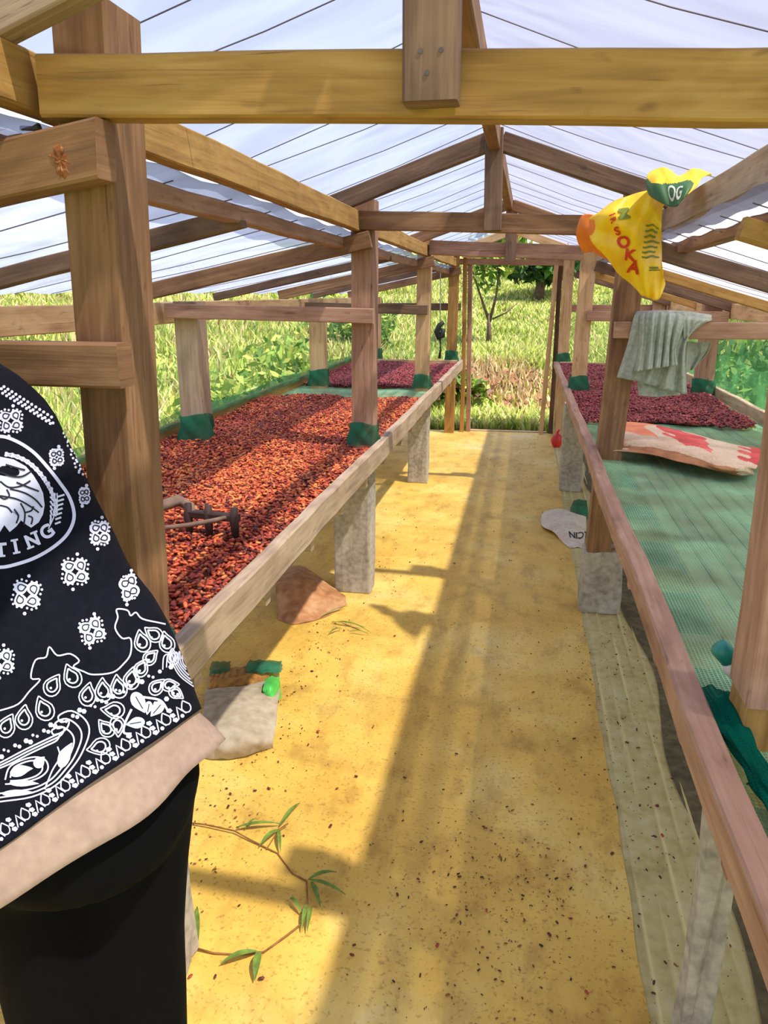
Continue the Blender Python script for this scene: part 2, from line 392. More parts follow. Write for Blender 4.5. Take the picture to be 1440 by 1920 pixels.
SHADED_FLOOR = mottled('shaded_floor', [(0.3, (66, 56, 32)), (0.5, (98, 86, 54)), (0.7, (128, 114, 76))], 6, 0.95, 6, 0.3, 24)
grid_obj('under_bench_shade', lambda u, v: (0.60 + 1.14 * u + (0.03 * math.sin(v * 47) if u == 0 else 0), ys0 + (ys1 - ys0) * v, 0.0035 + 0.004 * math.sin(u * 9) * math.sin(v * 60)), 20, 80, SHADED_FLOOR, floor)  # floor strip coloured dark to paint in the deep shade under the bench
ceiling = empty('ceiling', (XC, 3.5, 2.3)); tag(ceiling, 'white plastic film roof stretched over timber rafters', kind='structure')
def zmain(x): return 2.308 - 0.342 * abs(x - XC)
def zleanL(x): return 1.885 - 0.205 * (-0.76 - x)
def zleanR(x): return 1.862 - 0.295 * (x - 0.44)
YF0, YF1 = -2.2, 9.15
def sag(y, x): return 0.006 * math.sin(y * 15.0 + 1.5 * math.sin(x * 4)) + 0.005 * math.sin(y * 4.1 + x * 9)
def film_panel(name, xa, xb, zf, mat):
    grid_obj(name, lambda u, v: (xa + (xb - xa) * u, YF0 + (YF1 - YF0) * v, zf(xa + (xb - xa) * u) + 0.012 + sag(YF0 + (YF1 - YF0) * v, xa + (xb - xa) * u)), 14, 150, mat, ceiling)
film_panel('main_film', XC, -1.04, zmain, FILM_L); film_panel('main_film', XC, 0.69, zmain, FILM_M)
film_panel('side_film', -0.84, -2.2, zleanL, FILM_S); film_panel('side_film', 0.54, 1.72, zleanR, FILM_R)
k = 0
for i in range(28):
    y = -0.55 + i * 0.345 + 0.03 * math.sin(i * 2.4)
    for xa, xb, zf in ((XC, -1.02, zmain), (XC, 0.68, zmain), (-0.86, -2.15, zleanL), (0.56, 1.68, zleanR)):
        dy = 0.10 * math.sin(i * 1.7 + xa * 3)
        tube('roof_wire', [(xa, y, zf(xa) - 0.002), ((xa + xb) / 2, y + dy / 2, zf((xa + xb) / 2) - 0.012), (xb, y + dy, zf(xb) - 0.002)], 0.0017, WIRE, ceiling, 4, False)

wl_ = empty('wall_left', (-1.97, 5, 0.83)); tag(wl_, 'green net wall along the left bench', kind='structure')
grid_obj('net_panel', lambda u, v: (-1.94 + 0.006 * math.sin(u * 40), 0.6 + 8.3 * u, 0.84 + 0.66 * v), 60, 6, NET_WALL, wl_)
grid_obj('net_band', lambda u, v: (-1.925 + 0.006 * math.sin(u * 57), 0.6 + 8.3 * u, 0.872 + (0.07 + 0.012 * math.sin(u * 33)) * v), 80, 3, NET_BAND, wl_)
wr_ = empty('wall_right', (1.47, 5, 0.83)); tag(wr_, 'denser green net wall along the right bench', kind='structure')
grid_obj('net_panel', lambda u, v: (1.535 + 0.01 * math.sin(u * 40), 0.6 + 8.3 * u, 0.84 + 0.62 * v), 60, 6, NET_WALL_R, wr_)
wb_ = empty('wall_back', (XC, 8.97, 0)); tag(wb_, 'net end wall with open doorway', kind='structure')
for xa, xb in ((-1.95, -0.72), (0.36, 1.46)):
    grid_obj('net_panel', lambda u, v: (xa + (xb - xa) * u, 8.97 + 0.008 * math.sin(u * 30), 0.80 + 0.72 * v), 20, 6, NET_WALL, wb_)
door = empty('door_1', (-0.2, 8.93, 0)); tag(door, 'open doorway to the grassy slope', kind='structure')
timber('left_jamb', (-0.70, 8.93, 0.0), (-0.715, 8.93, 2.0), 0.045, 0.08, W_GOLD, parent=door, up=(0, 1, 0))
timber('left_jamb', (-0.625, 8.97, 0.0), (-0.665, 8.97, 2.0), 0.05, 0.07, W_RED, parent=door, up=(0, 1, 0))
timber('right_jamb', (0.235, 8.93, 0.0), (0.30, 8.93, 2.0), 0.05, 0.07, W_PALE, parent=door, up=(0, 1, 0))
timber('right_jamb', (0.345, 8.99, 0.0), (0.345, 8.99, 2.0), 0.05, 0.06, W_DARK, parent=door, up=(0, 1, 0))
timber('door_head', (-0.78, 8.92, 1.945), (0.42, 8.92, 1.925), 0.05, 0.065, W_RED, parent=door)
timber('threshold', (-0.66, 9.03, 0.0), (0.30, 9.03, 0.0), 0.06, 0.03, W_PALE, parent=door)

# ------------------------------------------------------------------ posts
def post(name, label, xb, xt, y, zb, zt, w, d, mat, foot=None, wrap=None, group=None, seat=None):
    """shaft from (xb, y, zb) to (xt, y, zt); foot = (x0, x1, ztop) concrete; wrap = (z0, z1) green net tied round it"""
    base = (xb if foot is None else (foot[0] + foot[1]) / 2, y + d / 2, 0 if foot else zb)
    t = empty(name, base); tag(t, label, 'post', group)
    timber('post_shaft', (xb, y + d / 2, zb), (xt, y + d / 2, zt), w, d, mat, parent=t, up=(0, 1, 0))
    if seat is not None:
        timber('lower_block', (xb - 0.01, y + d / 2, seat), (xb - 0.005, y + d / 2, zb), w * 0.86, d * 0.86, W_GOLD, parent=t, up=(0, 1, 0))
    if foot: 
        o = block('concrete_footing', foot[0], foot[1], y - 0.005, y + (foot[3] if len(foot) > 3 else 0.15), 0, foot[2], CONCRETE, t, 0.012, 0.006)
    if wrap:
        z0, z1 = wrap; xm = xb + (xt - xb) * ((z0 + z1) / 2 - zb) / (zt - zb)
        def f(u, v):
            a = 2 * PI * u; c, s_ = math.cos(a), math.sin(a); q = max(abs(c), abs(s_)) ** 0.8
            bulge = 0.012 + 0.008 * math.sin(a * 5 + v * 7) + 0.02 * (1 - v) * (0.5 + 0.5 * math.sin(a * 3 + xb * 20))
            return (xm + (w / 2 / q + bulge) * c, y + d / 2 + (d / 2 / q + bulge) * s_, z0 + (z1 - z0) * v + 0.01 * math.sin(a * 2 + xb * 9) * v)
        grid_obj('net_wrap', f, 28, 6, NET_DEEP2, t)
    return t
post('inner_post', 'large brown wooden post at the near left, in front of the bean bench', -0.79, -0.727, 1.25, 0.42, 2.05, 0.096, 0.12, W_BROWN, (-0.87, -0.735, 0.42), (0.84, 0.92))
post('inner_post', 'second left aisle post, standing mid bench behind the glowing beans', -0.812, -0.798, 3.76, 0.74, 2.03, 0.118, 0.10, W_RED, (-0.975, -0.772, 0.74), (0.84, 0.95))
post('inner_post', 'third left aisle post, pale, beside the turquoise net strip', -0.846, -0.838, 6.30, 0.70, 2.06, 0.112, 0.10, W_PALE, (-0.955, -0.785, 0.72), (0.83, 0.94))
post('inner_post', 'yellowish far left aisle post next to the doorway', -0.845, -0.832, 8.80, 0.0, 2.04, 0.112, 0.10, W_GOLD, None, (0.83, 0.96))
post('inner_post', 'near right post ending above the dark green net bundle', 0.470, 0.458, 1.25, 0.905, 2.05, 0.115, 0.12, W_RED, (0.378, 0.438, 0.72, 0.05), None, seat=0.70)
post('inner_post', 'second right aisle post with the yellow sack hung above it', 0.421, 0.466, 3.72, 0.33, 2.05, 0.118, 0.11, W_BROWN, (0.345, 0.548, 0.34), None)
post('inner_post', 'third right aisle post, slim and pale, its foot wrapped in green net', 0.438, 0.449, 6.25, 0.72, 2.02, 0.115, 0.10, W_PALE, (0.344, 0.52, 0.72), (0.83, 0.96))
post('inner_post', 'far right aisle post next to the doorway', 0.428, 0.428, 8.82, 0.0, 2.02, 0.115, 0.10, W_PALE, None, (0.83, 0.95))
CONCR_NEAR = None
for i, (y, lab) in enumerate([(3.76, 'left outer post with a green netted foot, at the end of the cross rail'),
                              (6.30, 'left outer post further back, beside the turquoise net strip'), (8.82, 'left rear corner post of the net wall')]):
    post('outer_post', lab, -1.755, -1.748, y, 0.0, 1.56, 0.13, 0.12, W_PALE if i != 0 else W_GREY, None, (0.83, 0.97))
for i, (y, lab) in enumerate([(6.30, 'right outer post behind the hanging grey cloth, with netted foot'), (8.82, 'right rear corner post of the net wall')]):
    post('outer_post', lab, 1.41, 1.41, y, 0.0, 1.56, 0.13, 0.12, W_RED, None, (0.83, 0.95))

# ------------------------------------------------------------------ roof timbers
def T(name, label, cat, p0, p1, w, h, mat, **kw): return timber(name, p0, p1, w, h, mat, label, cat, **kw)
T('tie_beam', 'nearest wide golden tie beam crossing the top of the view', 'beam', atY(70, 159, 1.20) + Vector((0, 0.025, 0)), atY(2200, 157, 1.20) + Vector((0, 0.025, 0)), 0.05, 0.090, W_GOLD)
T('tie_beam', 'second tie beam, above the beans, with the short post nailed on', 'beam', atY(655, 412, 3.70) + Vector((0, 0.025, 0)), atY(1170, 424, 3.70) + Vector((0, 0.025, 0)), 0.05, 0.084, W_BROWN)
T('tie_beam', 'third tie beam, just in front of the doorway', 'beam', (-0.79, 6.28, 1.952), (0.45, 6.28, 1.895), 0.05, 0.11, W_RED)
k1 = T('king_post', 'nearest king post hanging over the golden tie beam, three nails', 'king post', (-0.1485, 1.175, 1.858), (-0.148, 1.175, 2.26), 0.078, 0.05, W_DARK, up=(0, 1, 0))
for px_, py_ in ((788, 95), (827, 93), (800, 136)):
    p = atY(px_, py_, 1.148)
    v, f = tube_geo([p, p + Vector((0, 0.012, 0))], 0.0035, 8); mesh_obj('nail', v, f, NAIL, k1)
T('king_post', 'second king post at the middle of the roof ridge', 'king post', (-0.175, 3.675, 1.876), (-0.182, 3.675, 2.30), 0.08, 0.05, W_DARK, up=(0, 1, 0))
T('king_post', 'third, farthest king post above the doorway', 'king post', (-0.150, 6.23, 1.84), (-0.155, 6.23, 2.28), 0.085, 0.05, W_DARK, up=(0, 1, 0))
T('ridge_beam', 'ridge beam running along the roof peak', 'beam', (XC, -0.2, 2.255), (XC, 9.0, 2.255), 0.05, 0.09, W_BROWN)
NM = ['nearest', 'second', 'third', 'rearmost']
def zr(x, off=0.0): return 2.298 + off - 0.342 * abs(x - XC) - 0.04
for i, y in enumerate(FY):
    yy = y - 0.075; off = -0.03 if i == 0 else 0
    m = (W_GREY, W_DARK, W_BROWN, W_PALE)[i]
    T('rafter', f'{NM[i]} left main rafter from ridge down to the plate', 'rafter', (XC - 0.03, yy, zr(XC - 0.03, off)), (-0.97, yy, zr(-0.97, off)), 0.05, 0.08, m)
    T('rafter', f'{NM[i]} right main rafter from ridge down to the plate', 'rafter', (XC + 0.03, yy, zr(XC + 0.03, off)), (0.64, yy, zr(0.64, off)), 0.05, 0.08, m)
    yl = y - 0.055 if i else 1.20
    if i == 0:
        T('side_rafter', 'nearest left side rafter, split, its cut end nailed across the big post', 'rafter', (-2.05, yl, zleanL(-2.05) - 0.03), (-0.672, yl, 1.818), 0.06, 0.085, W_BROWN, endcut=0.02)
    else:
        T('side_rafter', f'{NM[i]} left side rafter sloping down over the bean bench', 'rafter', (-2.05, yl, zleanL(-2.05) - 0.04), (-0.75, yl, zleanL(-0.75) - 0.04), 0.05, 0.078, W_BROWN)
    T('side_rafter', f'{NM[i]} right side rafter sloping down to the outer wall', 'rafter', (0.50, yl, zleanR(0.50) - 0.04), (1.64, yl, zleanR(1.64) - 0.04), 0.05, 0.078, W_DARK)
for y, nm in ((2.35, 'front'), (5.0, 'middle'), (7.5, 'rear')):
    T('half_rafter', f'{nm} short intermediate rafter under the left side film', 'rafter', (-2.1, y, zleanL(-2.1) - 0.035), (-0.88, y, zleanL(-0.88) - 0.035), 0.05, 0.05 if y > 3 else 0.06, W_DARK)
    T('half_rafter', f'{nm} short intermediate rafter under the right side film', 'rafter', (0.57, y, zleanR(0.57) - 0.05), (1.66, y, zleanR(1.66) - 0.05), 0.05, 0.06, W_GOLD)
bb = T('splintered_board', 'dark splintered board end above the nearest left side rafter', 'board', atY(-160, 235, 1.32), atY(128, 283, 1.32), 0.03, 0.05, W_DARK, wob=0.005, taper=0.35)
tube('bent_nail', [atY(40, 240, 1.30), atY(62, 241, 1.29), atY(74, 238, 1.29)], [0.004, 0.004, 0.007], NAIL, bb, 8)
KNOT = mottled('wood_knot', [(0.3, (86, 40, 16)), (0.55, (150, 84, 36)), (0.72, (226, 188, 128))], 60, 0.6, 4, 0.6, 140)
sr0 = [o for o in bpy.data.objects if o.name == 'side_rafter'][0]
kn = [(112, 268), (120, 276), (116, 284), (126, 288), (124, 300), (132, 306), (126, 316), (130, 326), (122, 338), (114, 330), (110, 336), (104, 322), (108, 310), (98, 304), (104, 296), (88, 290), (100, 284), (98, 274)]
kv = [atY(113, 300, 1.1685)] + [atY(113 + (x - 113) * 0.6, 300 + (y - 300) * 0.6, 1.1672 + 0.0012 * math.sin(i * 4)) for i, (x, y) in enumerate(kn)] + [atY(x, y, 1.1697) for x, y in kn]
mesh_obj('knot', kv, [(0, 1 + i, 1 + (i + 1) % 18) for i in range(18)] + [(1 + i, 19 + i, 19 + (i + 1) % 18, 1 + (i + 1) % 18) for i in range(18)], KNOT, sr0)
# plates: one length per bay
for i in range(4):
    y0 = (-0.4, 1.30, 3.70, 6.24)[i]; y1 = (1.295, 3.69, 6.235, 8.95)[i]
    nm = ('in the bay nearest the viewer', 'in the first bay', 'in the middle bay', 'in the rear bay')[i]
    T('roof_plate', f'upper left roof plate {nm}, golden', 'beam', (-0.825, y0, 1.93), (-0.825, y1, 1.93), 0.045, 0.09, W_GOLD)
    T('roof_plate', f'upper right roof plate {nm}, greyish', 'beam', (0.60, y0, 1.915), (0.60, y1, 1.915), 0.045, 0.10, W_GREY)
    T('purlin', f'lower left purlin {nm}, holding the side film', 'beam', (-0.905, y0, 1.832), (-0.905, y1, 1.832), 0.05, 0.05, W_RED)
    T('purlin', f'lower right purlin {nm}, holding the side film', 'beam', (0.665, y0, 1.800), (0.665, y1, 1.800), 0.05, 0.055, W_BROWN)
T('eave_beam', 'pale eave beam along the top of the left net wall', 'beam', (-1.90, 0.3, 1.50), (-1.90, 9.0, 1.50), 0.05, 0.11, W_PALE)
T('eave_beam', 'pale eave beam along the top of the right net wall', 'beam', (1.54, 0.3, 1.47), (1.54, 9.0, 1.47), 0.05, 0.11, W_PALE)
T('cross_rail', 'brown cross rail beside the person, nailed to the near post', 'rail', (-1.95, 1.215, 1.482), (-0.682, 1.215, 1.48), 0.05, 0.076, W_BROWN)
T('cross_rail', 'long pale cross rail over the beans, between two posts', 'rail', (-1.835, 3.73, 1.514), (-0.742, 3.73, 1.492), 0.05, 0.072, W_RED)
T('cross_rail', 'third cross rail on the left, over the turquoise net strip', 'rail', (-1.83, 6.27, 1.49), (-0.80, 6.27, 1.47), 0.05, 0.075, W_DARK)
T('cross_rail', 'rear cross rail at the left end wall', 'rail', (-1.9, 8.90, 1.45), (-0.75, 8.90, 1.45), 0.05, 0.08, W_DARK)
T('cross_rail', 'right cross rail with the grey cloth draped over it', 'rail', (0.40, 3.69, 1.438), (1.52, 3.69, 1.438), 0.05, 0.074, W_RED)
T('cross_rail', 'third cross rail on the right, behind the grey cloth', 'rail', (0.46, 6.22, 1.43), (1.5, 6.22, 1.43), 0.05, 0.075, W_RED)
T('cross_rail', 'rear cross rail at the right end wall', 'rail', (0.42, 8.90, 1.44), (1.5, 8.90, 1.44), 0.05, 0.08, W_RED)
T('gable_rail', 'upper gable board over the doorway', 'rail', (-0.75, 8.86, 2.02), (0.40, 8.86, 2.02), 0.04, 0.07, W_PALE)
T('gable_post', 'short post in the end gable above the door head', 'post', (-0.17, 8.80, 1.96), (-0.17, 8.80, 2.25), 0.07, 0.04, W_PALE, up=(0, 1, 0))

# ------------------------------------------------------------------ drying benches
def bench(label, xi, wi, xo, y0, y1, ztop, hrail, mat, joists, slats, zs, side, slat_mat):
    b = empty('drying_bench', ((xi + xo) / 2, (y0 + y1) / 2, 0)); tag(b, label, 'bench')
    o = timber('aisle_rail', (xi, y0, ztop - hrail / 2), (xi, y1, ztop - hrail / 2), wi, hrail, mat, parent=b, wob=0.004)
    timber('outer_rail', (xo, y0, 0.835), (xo, y1, 0.835), 0.04, 0.10, W_GOLD if side < 0 else W_GREY, parent=b, wob=0.003)
    timber('end_rail', (xi + side * 0.04, y0 + 0.02, ztop - 0.055), (xo - side * 0.03, y0 + 0.02, ztop - 0.055), 0.04, 0.08, mat, parent=b)
    timber('end_rail', (xi + side * 0.04, y1 - 0.02, 0.82), (xo - side * 0.03, y1 - 0.02, 0.82), 0.04, 0.09, W_PALE, parent=b)
    for y in joists:
        timber('joist', (xi + side * 0.018 - side * rng.uniform(0.0, 0.014), y, zs - 0.05), (xo, y, zs - 0.05), 0.042, 0.075, mat, parent=b)
    for x in slats:
        if x is not None:
            timber('slat', (x, y0 + 0.05, zs), (x + rng.uniform(-.006, .006), y1 - 0.05, zs), 0.05, 0.018, slat_mat, parent=b, wob=0.0015, ch=0.002)
    return b
jl = [1.5, 2.0, 2.5, 2.98, 3.45, 3.98, 4.5, 5.0, 5.5, 6.05, 6.6, 7.1, 7.6, 8.1, 8.6]
benL = bench('left raised drying bench with a greyish rail, covered in beans', -0.715, 0.042, -1.97, 1.22, 8.72, 0.868, 0.102, W_GREY, jl, [-0.94 - 0.088 * i for i in range(9)], 0.782, -1, W_PALE)
grid_obj('bench_net', lambda u, v: (-0.745 - 1.21 * u, 1.25 + 7.4 * v, 0.803 + 0.006 * math.sin(u * 9) * math.sin(v * 30)), 12, 60, NET_BENCH, benL, uvscale=(1.21, 7.4))
jr = [0.55, 0.80, 1.07, 1.45, 1.80, 2.3, 2.8, 3.3, 3.9, 4.4, 4.9, 5.4, 5.9, 6.5, 7.0, 7.5, 8.0, 8.5]
benR = bench('right raised drying bench with a reddish rail, under green netting', 0.35, 0.052, 1.51, 0.25, 8.72, 0.866, 0.066, W_RED, jr, [0.54 + 0.0575 * i for i in range(14)], 0.795, 1, W_PALE)
grid_obj('bench_net', lambda u, v: (0.376 + 1.11 * u, 0.28 + 8.4 * v, 0.812 + 0.012 * max(0, 1 - u * 9) + 0.004 * math.sin(u * 50) * math.sin(v * 40)), 60, 90, NET_BENCH, benR, uvscale=(1.11, 8.4))

# ------------------------------------------------------------------ cocoa beans drying on the benches
def bean_mesh():
    v = [(-1, 0, 0)]
    for x, r in ((-0.55, 0.80), (0.5, 0.84)):
        for k in range(5):
            a = 2 * PI * k / 5 + (0.3 if x > 0 else 0); v.append((x, r * math.cos(a), r * math.sin(a)))
    v.append((1, 0, 0)); f = []
    for k in range(5):
        k2 = (k + 1) % 5
        f += [(0, 1 + k2, 1 + k), (1 + k, 1 + k2, 6 + k2), (1 + k, 6 + k2, 6 + k), (6 + k, 6 + k2, 11)]
    return np.array(v), np.array(f)
BV, BF = bean_mesh()
nr = np.random.default_rng(11)
BEANM = tinted('cocoa_bean', 0.55)
def bean_colors(x, y, far, shade=1.0):
    n = len(x)
    pal = np.array([lin(c) for c in ((118, 42, 26), (164, 60, 34), (192, 80, 44), (216, 104, 52), (230, 142, 72), (90, 34, 26))])
    if far: pal = np.array([lin(c) for c in ((120, 44, 46), (152, 56, 54), (176, 74, 68), (134, 58, 66), (192, 100, 90), (84, 34, 38))])
    w = np.tile(np.array([.2, .28, .24, .12, .05, .11]), (n, 1))
    patch = np.exp(-(((x + 1.22) / 0.36) ** 2 + ((y - 3.15) / 0.55) ** 2)) + 0.7 * np.exp(-(((x + 1.0) / 0.3) ** 2 + ((y - 4.7) / 0.5) ** 2))  # orange patches mid bench: sunlit look painted into the bean colours
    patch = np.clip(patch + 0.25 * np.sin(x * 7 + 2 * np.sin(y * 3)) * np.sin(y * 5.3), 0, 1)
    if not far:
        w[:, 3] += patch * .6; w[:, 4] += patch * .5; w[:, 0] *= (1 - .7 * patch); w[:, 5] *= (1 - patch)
    w /= w.sum(1, keepdims=True)
    idx = (w.cumsum(1) < nr.random((n, 1))).sum(1).clip(0, 5)
    c = pal[idx] * nr.uniform(0.75, 1.25, (n, 1))
    return np.concatenate([np.clip(c, 0, 1), np.ones((n, 1))], 1)
def bean_xf(n, x, y, z, size):
    yaw = nr.uniform(0, 2 * PI, n); pit = nr.normal(0, 0.35, n); sc = size * nr.uniform(0.8, 1.15, n)
    l = sc; w = sc * nr.uniform(0.5, 0.62, n); h = sc * nr.uniform(0.36, 0.46, n)
    cx, sx_ = np.cos(yaw), np.sin(yaw); cp, sp = np.cos(pit), np.sin(pit)
    A = np.zeros((n, 3, 3))
    A[:, 0, 0] = cx * cp * l; A[:, 1, 0] = sx_ * cp * l; A[:, 2, 0] = sp * l
    A[:, 0, 1] = -sx_ * w; A[:, 1, 1] = cx * w
    A[:, 0, 2] = -cx * sp * h; A[:, 1, 2] = -sx_ * sp * h; A[:, 2, 2] = cp * h
    return A, np.stack([x, y, z], 1)
def scatter(x0, x1, y0, y1, n, zb, avoid, edge):
    x = nr.uniform(x0, x1, n); y = nr.uniform(y0, y1, n)
    k = np.ones(n, bool)
    for (a, b, c, d) in avoid: k &= ~((x > a) & (x < b) & (y > c) & (y < d))
    wob = 0.06 * np.sin(x * 9) + 0.04 * np.sin(x * 23 + 1)
    k &= (y > y0 + (edge[0] * (0.5 + wob * 8) if edge[0] else 0)) & (y < y1 - (edge[1] * (0.5 + wob * 8) if edge[1] else 0))
    return x[k], y[k]
def pile(name, label, x0, x1, y0, y1, dens, zb, far, avoid=(), edge=(0, 0.08), size=0.0125, split=0):
    n = int((x1 - x0) * (y1 - y0) * dens)
    x, y = scatter(x0, x1, y0, y1, n, zb, avoid, edge); n = len(x)
    z = zb + 0.012 * np.sin(x * 6 + y * 2) * np.sin(y * 4.5) + nr.uniform(0.0, 0.016, n)
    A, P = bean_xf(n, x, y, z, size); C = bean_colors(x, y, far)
    keep = np.ones(n, bool); indiv = []
    if split:
        d = np.hypot(x, y) - z * 3 + (x < -1.05) * 0.6; order = np.argsort(d)[:split]; keep[order] = False; indiv = order
    Ak, Pk, Ck = A[keep], P[keep], C[keep]; m = len(Ak)
    co = np.einsum('nij,vj->nvi', Ak, BV) + Pk[:, None, :]
    tr = BF[None] + (np.arange(m) * len(BV))[:, None, None]
    o = tri_arrays(name, co.reshape(-1, 3), tr.reshape(-1, 3), BEANM, tint=np.repeat(Ck, len(BV), 0), smooth=True)
    tag(o, label, 'cocoa beans', kind='stuff')
    return [(A[i], P[i], C[i]) for i in indiv]
avL = [(-0.862, -0.745, 3.75, 3.87), (-0.90, -0.78, 6.29, 6.41), (-0.86, -0.70, 1.2, 1.39), (-1.83, -1.68, 3.74, 3.9), (-1.83, -1.68, 6.28, 6.44), (-1.83, -1.68, 1.2, 1.39)]
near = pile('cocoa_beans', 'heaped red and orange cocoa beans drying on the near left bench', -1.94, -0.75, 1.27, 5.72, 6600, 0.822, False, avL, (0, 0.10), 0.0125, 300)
pile('cocoa_beans', 'dark reddish purple cocoa beans on the far left bench, past the net strip', -1.94, -0.75, 6.40, 8.66, 5200, 0.822, True, avL, (0.06, 0), 0.0135)
avR = [(0.38, 0.51, 6.24, 6.37), (1.34, 1.48, 6.28, 6.44)]
pile('cocoa_beans', 'dark reddish purple cocoa beans on the far right bench, behind the folded sack', 0.385, 1.41, 4.72, 8.66, 5000, 0.832, True, avR, (0.12, 0), 0.0135)
BEDM = mottled('bean_bed', [(0.3, (84, 32, 22)), (0.55, (124, 48, 30)), (0.75, (150, 70, 40))], 40, 0.8, 4, 0.5, 90)
def bed(name, lab, x0, x1, y0, y1, z):
    o = grid_obj(name, lambda u, v: (x0 + (x1 - x0) * u, y0 + (y1 - y0) * v + (0.03 * math.sin(u * 17) if v in (0, 1) else 0), z + 0.012 * math.sin((x0 + (x1 - x0) * u) * 6 + (y0 + (y1 - y0) * v) * 2) * math.sin((y0 + (y1 - y0) * v) * 4.5) - (0.012 if u in (0, 1) or v in (0, 1) else 0)), 24, 60, BEDM)
    tag(o, lab, 'bean layer', kind='stuff')
bed('bean_bed', 'lower layer of beans under the near left heap', -1.945, -0.748, 1.26, 5.66, 0.822)
bed('bean_bed', 'lower layer of beans under the far left heap', -1.945, -0.748, 6.46, 8.67, 0.822)
bed('bean_bed', 'lower layer of beans under the far right heap', 0.39, 1.41, 4.86, 8.67, 0.832)
# the 300 beans that show largest, one object each, sharing a few meshes
def smooth_bean(name, mat):
    me = bpy.data.meshes.new(name); me.from_pydata([tuple(v) for v in BV], [], [tuple(f) for f in BF])
    me.polygons.foreach_set('use_smooth', [True] * len(me.polygons)); me.materials.append(mat); return me
def flat_mat(name, c, rough=0.5):
    m, n, l, b = new_mat(name); b.inputs['Base Color'].default_value = (*c, 1); b.inputs['Roughness'].default_value = rough
    t = n.new('ShaderNodeTexNoise'); t.inputs['Scale'].default_value = 3; tcx = n.new('ShaderNodeTexCoord'); l.new(tcx.outputs['Object'], t.inputs['Vector'])
    r = ramp(n, [(0.35, tuple(v * 0.75 for v in c)), (0.65, tuple(min(1, v * 1.2) for v in c))]); l.new(t.outputs[0], r.inputs[0]); l.new(r.outputs[0], b.inputs['Base Color'])
    return m
BMS = [smooth_bean('cocoa_bean', flat_mat('bean_tone', lin(c))) for c in ((118, 42, 28), (162, 60, 36), (192, 80, 46), (214, 106, 56), (92, 36, 28))]
BLUM = np.array([sum(m.materials[0].node_tree.nodes['Principled BSDF'].inputs['Base Color'].default_value[:3]) for m in BMS])
proto = None
for A_, P_, C_ in near:
    k = int(np.argmin(abs(BLUM - C_[:3].sum())))
    o = bpy.data.objects.new('cocoa_bean', BMS[k]) if proto is None else proto.copy()
    proto = proto or o; o.data = BMS[k]
    o.matrix_world = Matrix(((*A_[0], P_[0]), (*A_[1], P_[1]), (*A_[2], P_[2]), (0, 0, 0, 1)))
    link(o); tag(o, 'small reddish brown cocoa bean at the near end of the left bench, beside the rail', 'cocoa bean', 'nearest beans on the left bench')

# ------------------------------------------------------------------ rake lying over the beans
rk = empty('wooden_rake', (-1.1, 2.45, 0.84)); tag(rk, 'dark wooden peg rake lying across the beans on the left bench', 'rake')
RAKE_W = mottled('rake_handle_wood', [(0.3, (96, 72, 58)), (0.6, (142, 112, 92)), (0.8, (168, 138, 116))], 14, 0.7, 4, 0.2)
RAKE_D = mottled('rake_head_wood', [(0.3, (40, 24, 20)), (0.6, (66, 40, 32)), (0.8, (92, 62, 50))], 16, 0.7, 4, 0.2)
ha, hb = atZ(352, 962, 0.90), atZ(447, 972, 0.90)
timber('rake_head', ha, hb, 0.03, 0.024, RAKE_D, parent=rk, wob=0.002)
tube('rake_handle', [atZ(150, 960, 1.0), atZ(250, 958, 0.95), atZ(300, 950, 0.93), atZ(335, 938, 0.925), atZ(356, 950, 0.915), ha + (hb - ha) * 0.12], [0.014, 0.016, 0.018, 0.021, 0.017, 0.012], RAKE_W, rk, 10)
tube('rake_brace', [atZ(300, 990, 0.90), atZ(350, 985, 0.895), atZ(400, 976, 0.90), atZ(440, 966, 0.905)], [0.007, 0.008, 0.008, 0.006], RAKE_W, rk, 8)
for fr in (0.02, 0.42, 0.93):
    p = ha + (hb - ha) * fr
    tube('rake_peg', [p + Vector((0, 0, 0.035)), p + Vector((0, -0.005, -0.01)), p + Vector((0.004, -0.012, -0.062))], [0.012, 0.016, 0.012], RAKE_D, rk, 8)

# ------------------------------------------------------------------ sheets, sacks and cloths
def spline(cp):
    """catmull-rom through control rows: cp[j][i] -> point(u, v)"""
    nj, ni = len(cp), len(cp[0])
    def cr(p0, p1, p2, p3, t):
        return 0.5 * ((2 * p1) + (p2 - p0) * t + (2 * p0 - 5 * p1 + 4 * p2 - p3) * t * t + (3 * p1 - p0 - 3 * p2 + p3) * t ** 3)
    def row(j, u):
        x = u * (ni - 1); i = min(int(x), ni - 2); t = x - i; c = cp[j]
        return cr(c[max(i - 1, 0)], c[i], c[i + 1], c[min(i + 2, ni - 1)], t)
    def f(u, v):
        y = v * (nj - 1); j = min(int(y), nj - 2); t = y - j
        return cr(row(max(j - 1, 0), u), row(j, u), row(j + 1, u), row(min(j + 2, nj - 1), u), t)
    return f
def cloth_pts(rows):
    return [[atY(x, y, Y) for (x, y, Y) in r] for r in rows]
def wrinkle(f, amp, fu, fv, seed=0):
    def g(u, v):
        p = f(u, v); a = amp * (math.sin(fu * u * 2 * PI + 3 * math.sin(fv * v * 3 + seed)) + 0.5 * math.sin(fu * 2.3 * u * 2 * PI + fv * v * 9 + seed * 2))
        return p + Vector((a * 0.25, a, a * 0.2))
    return g
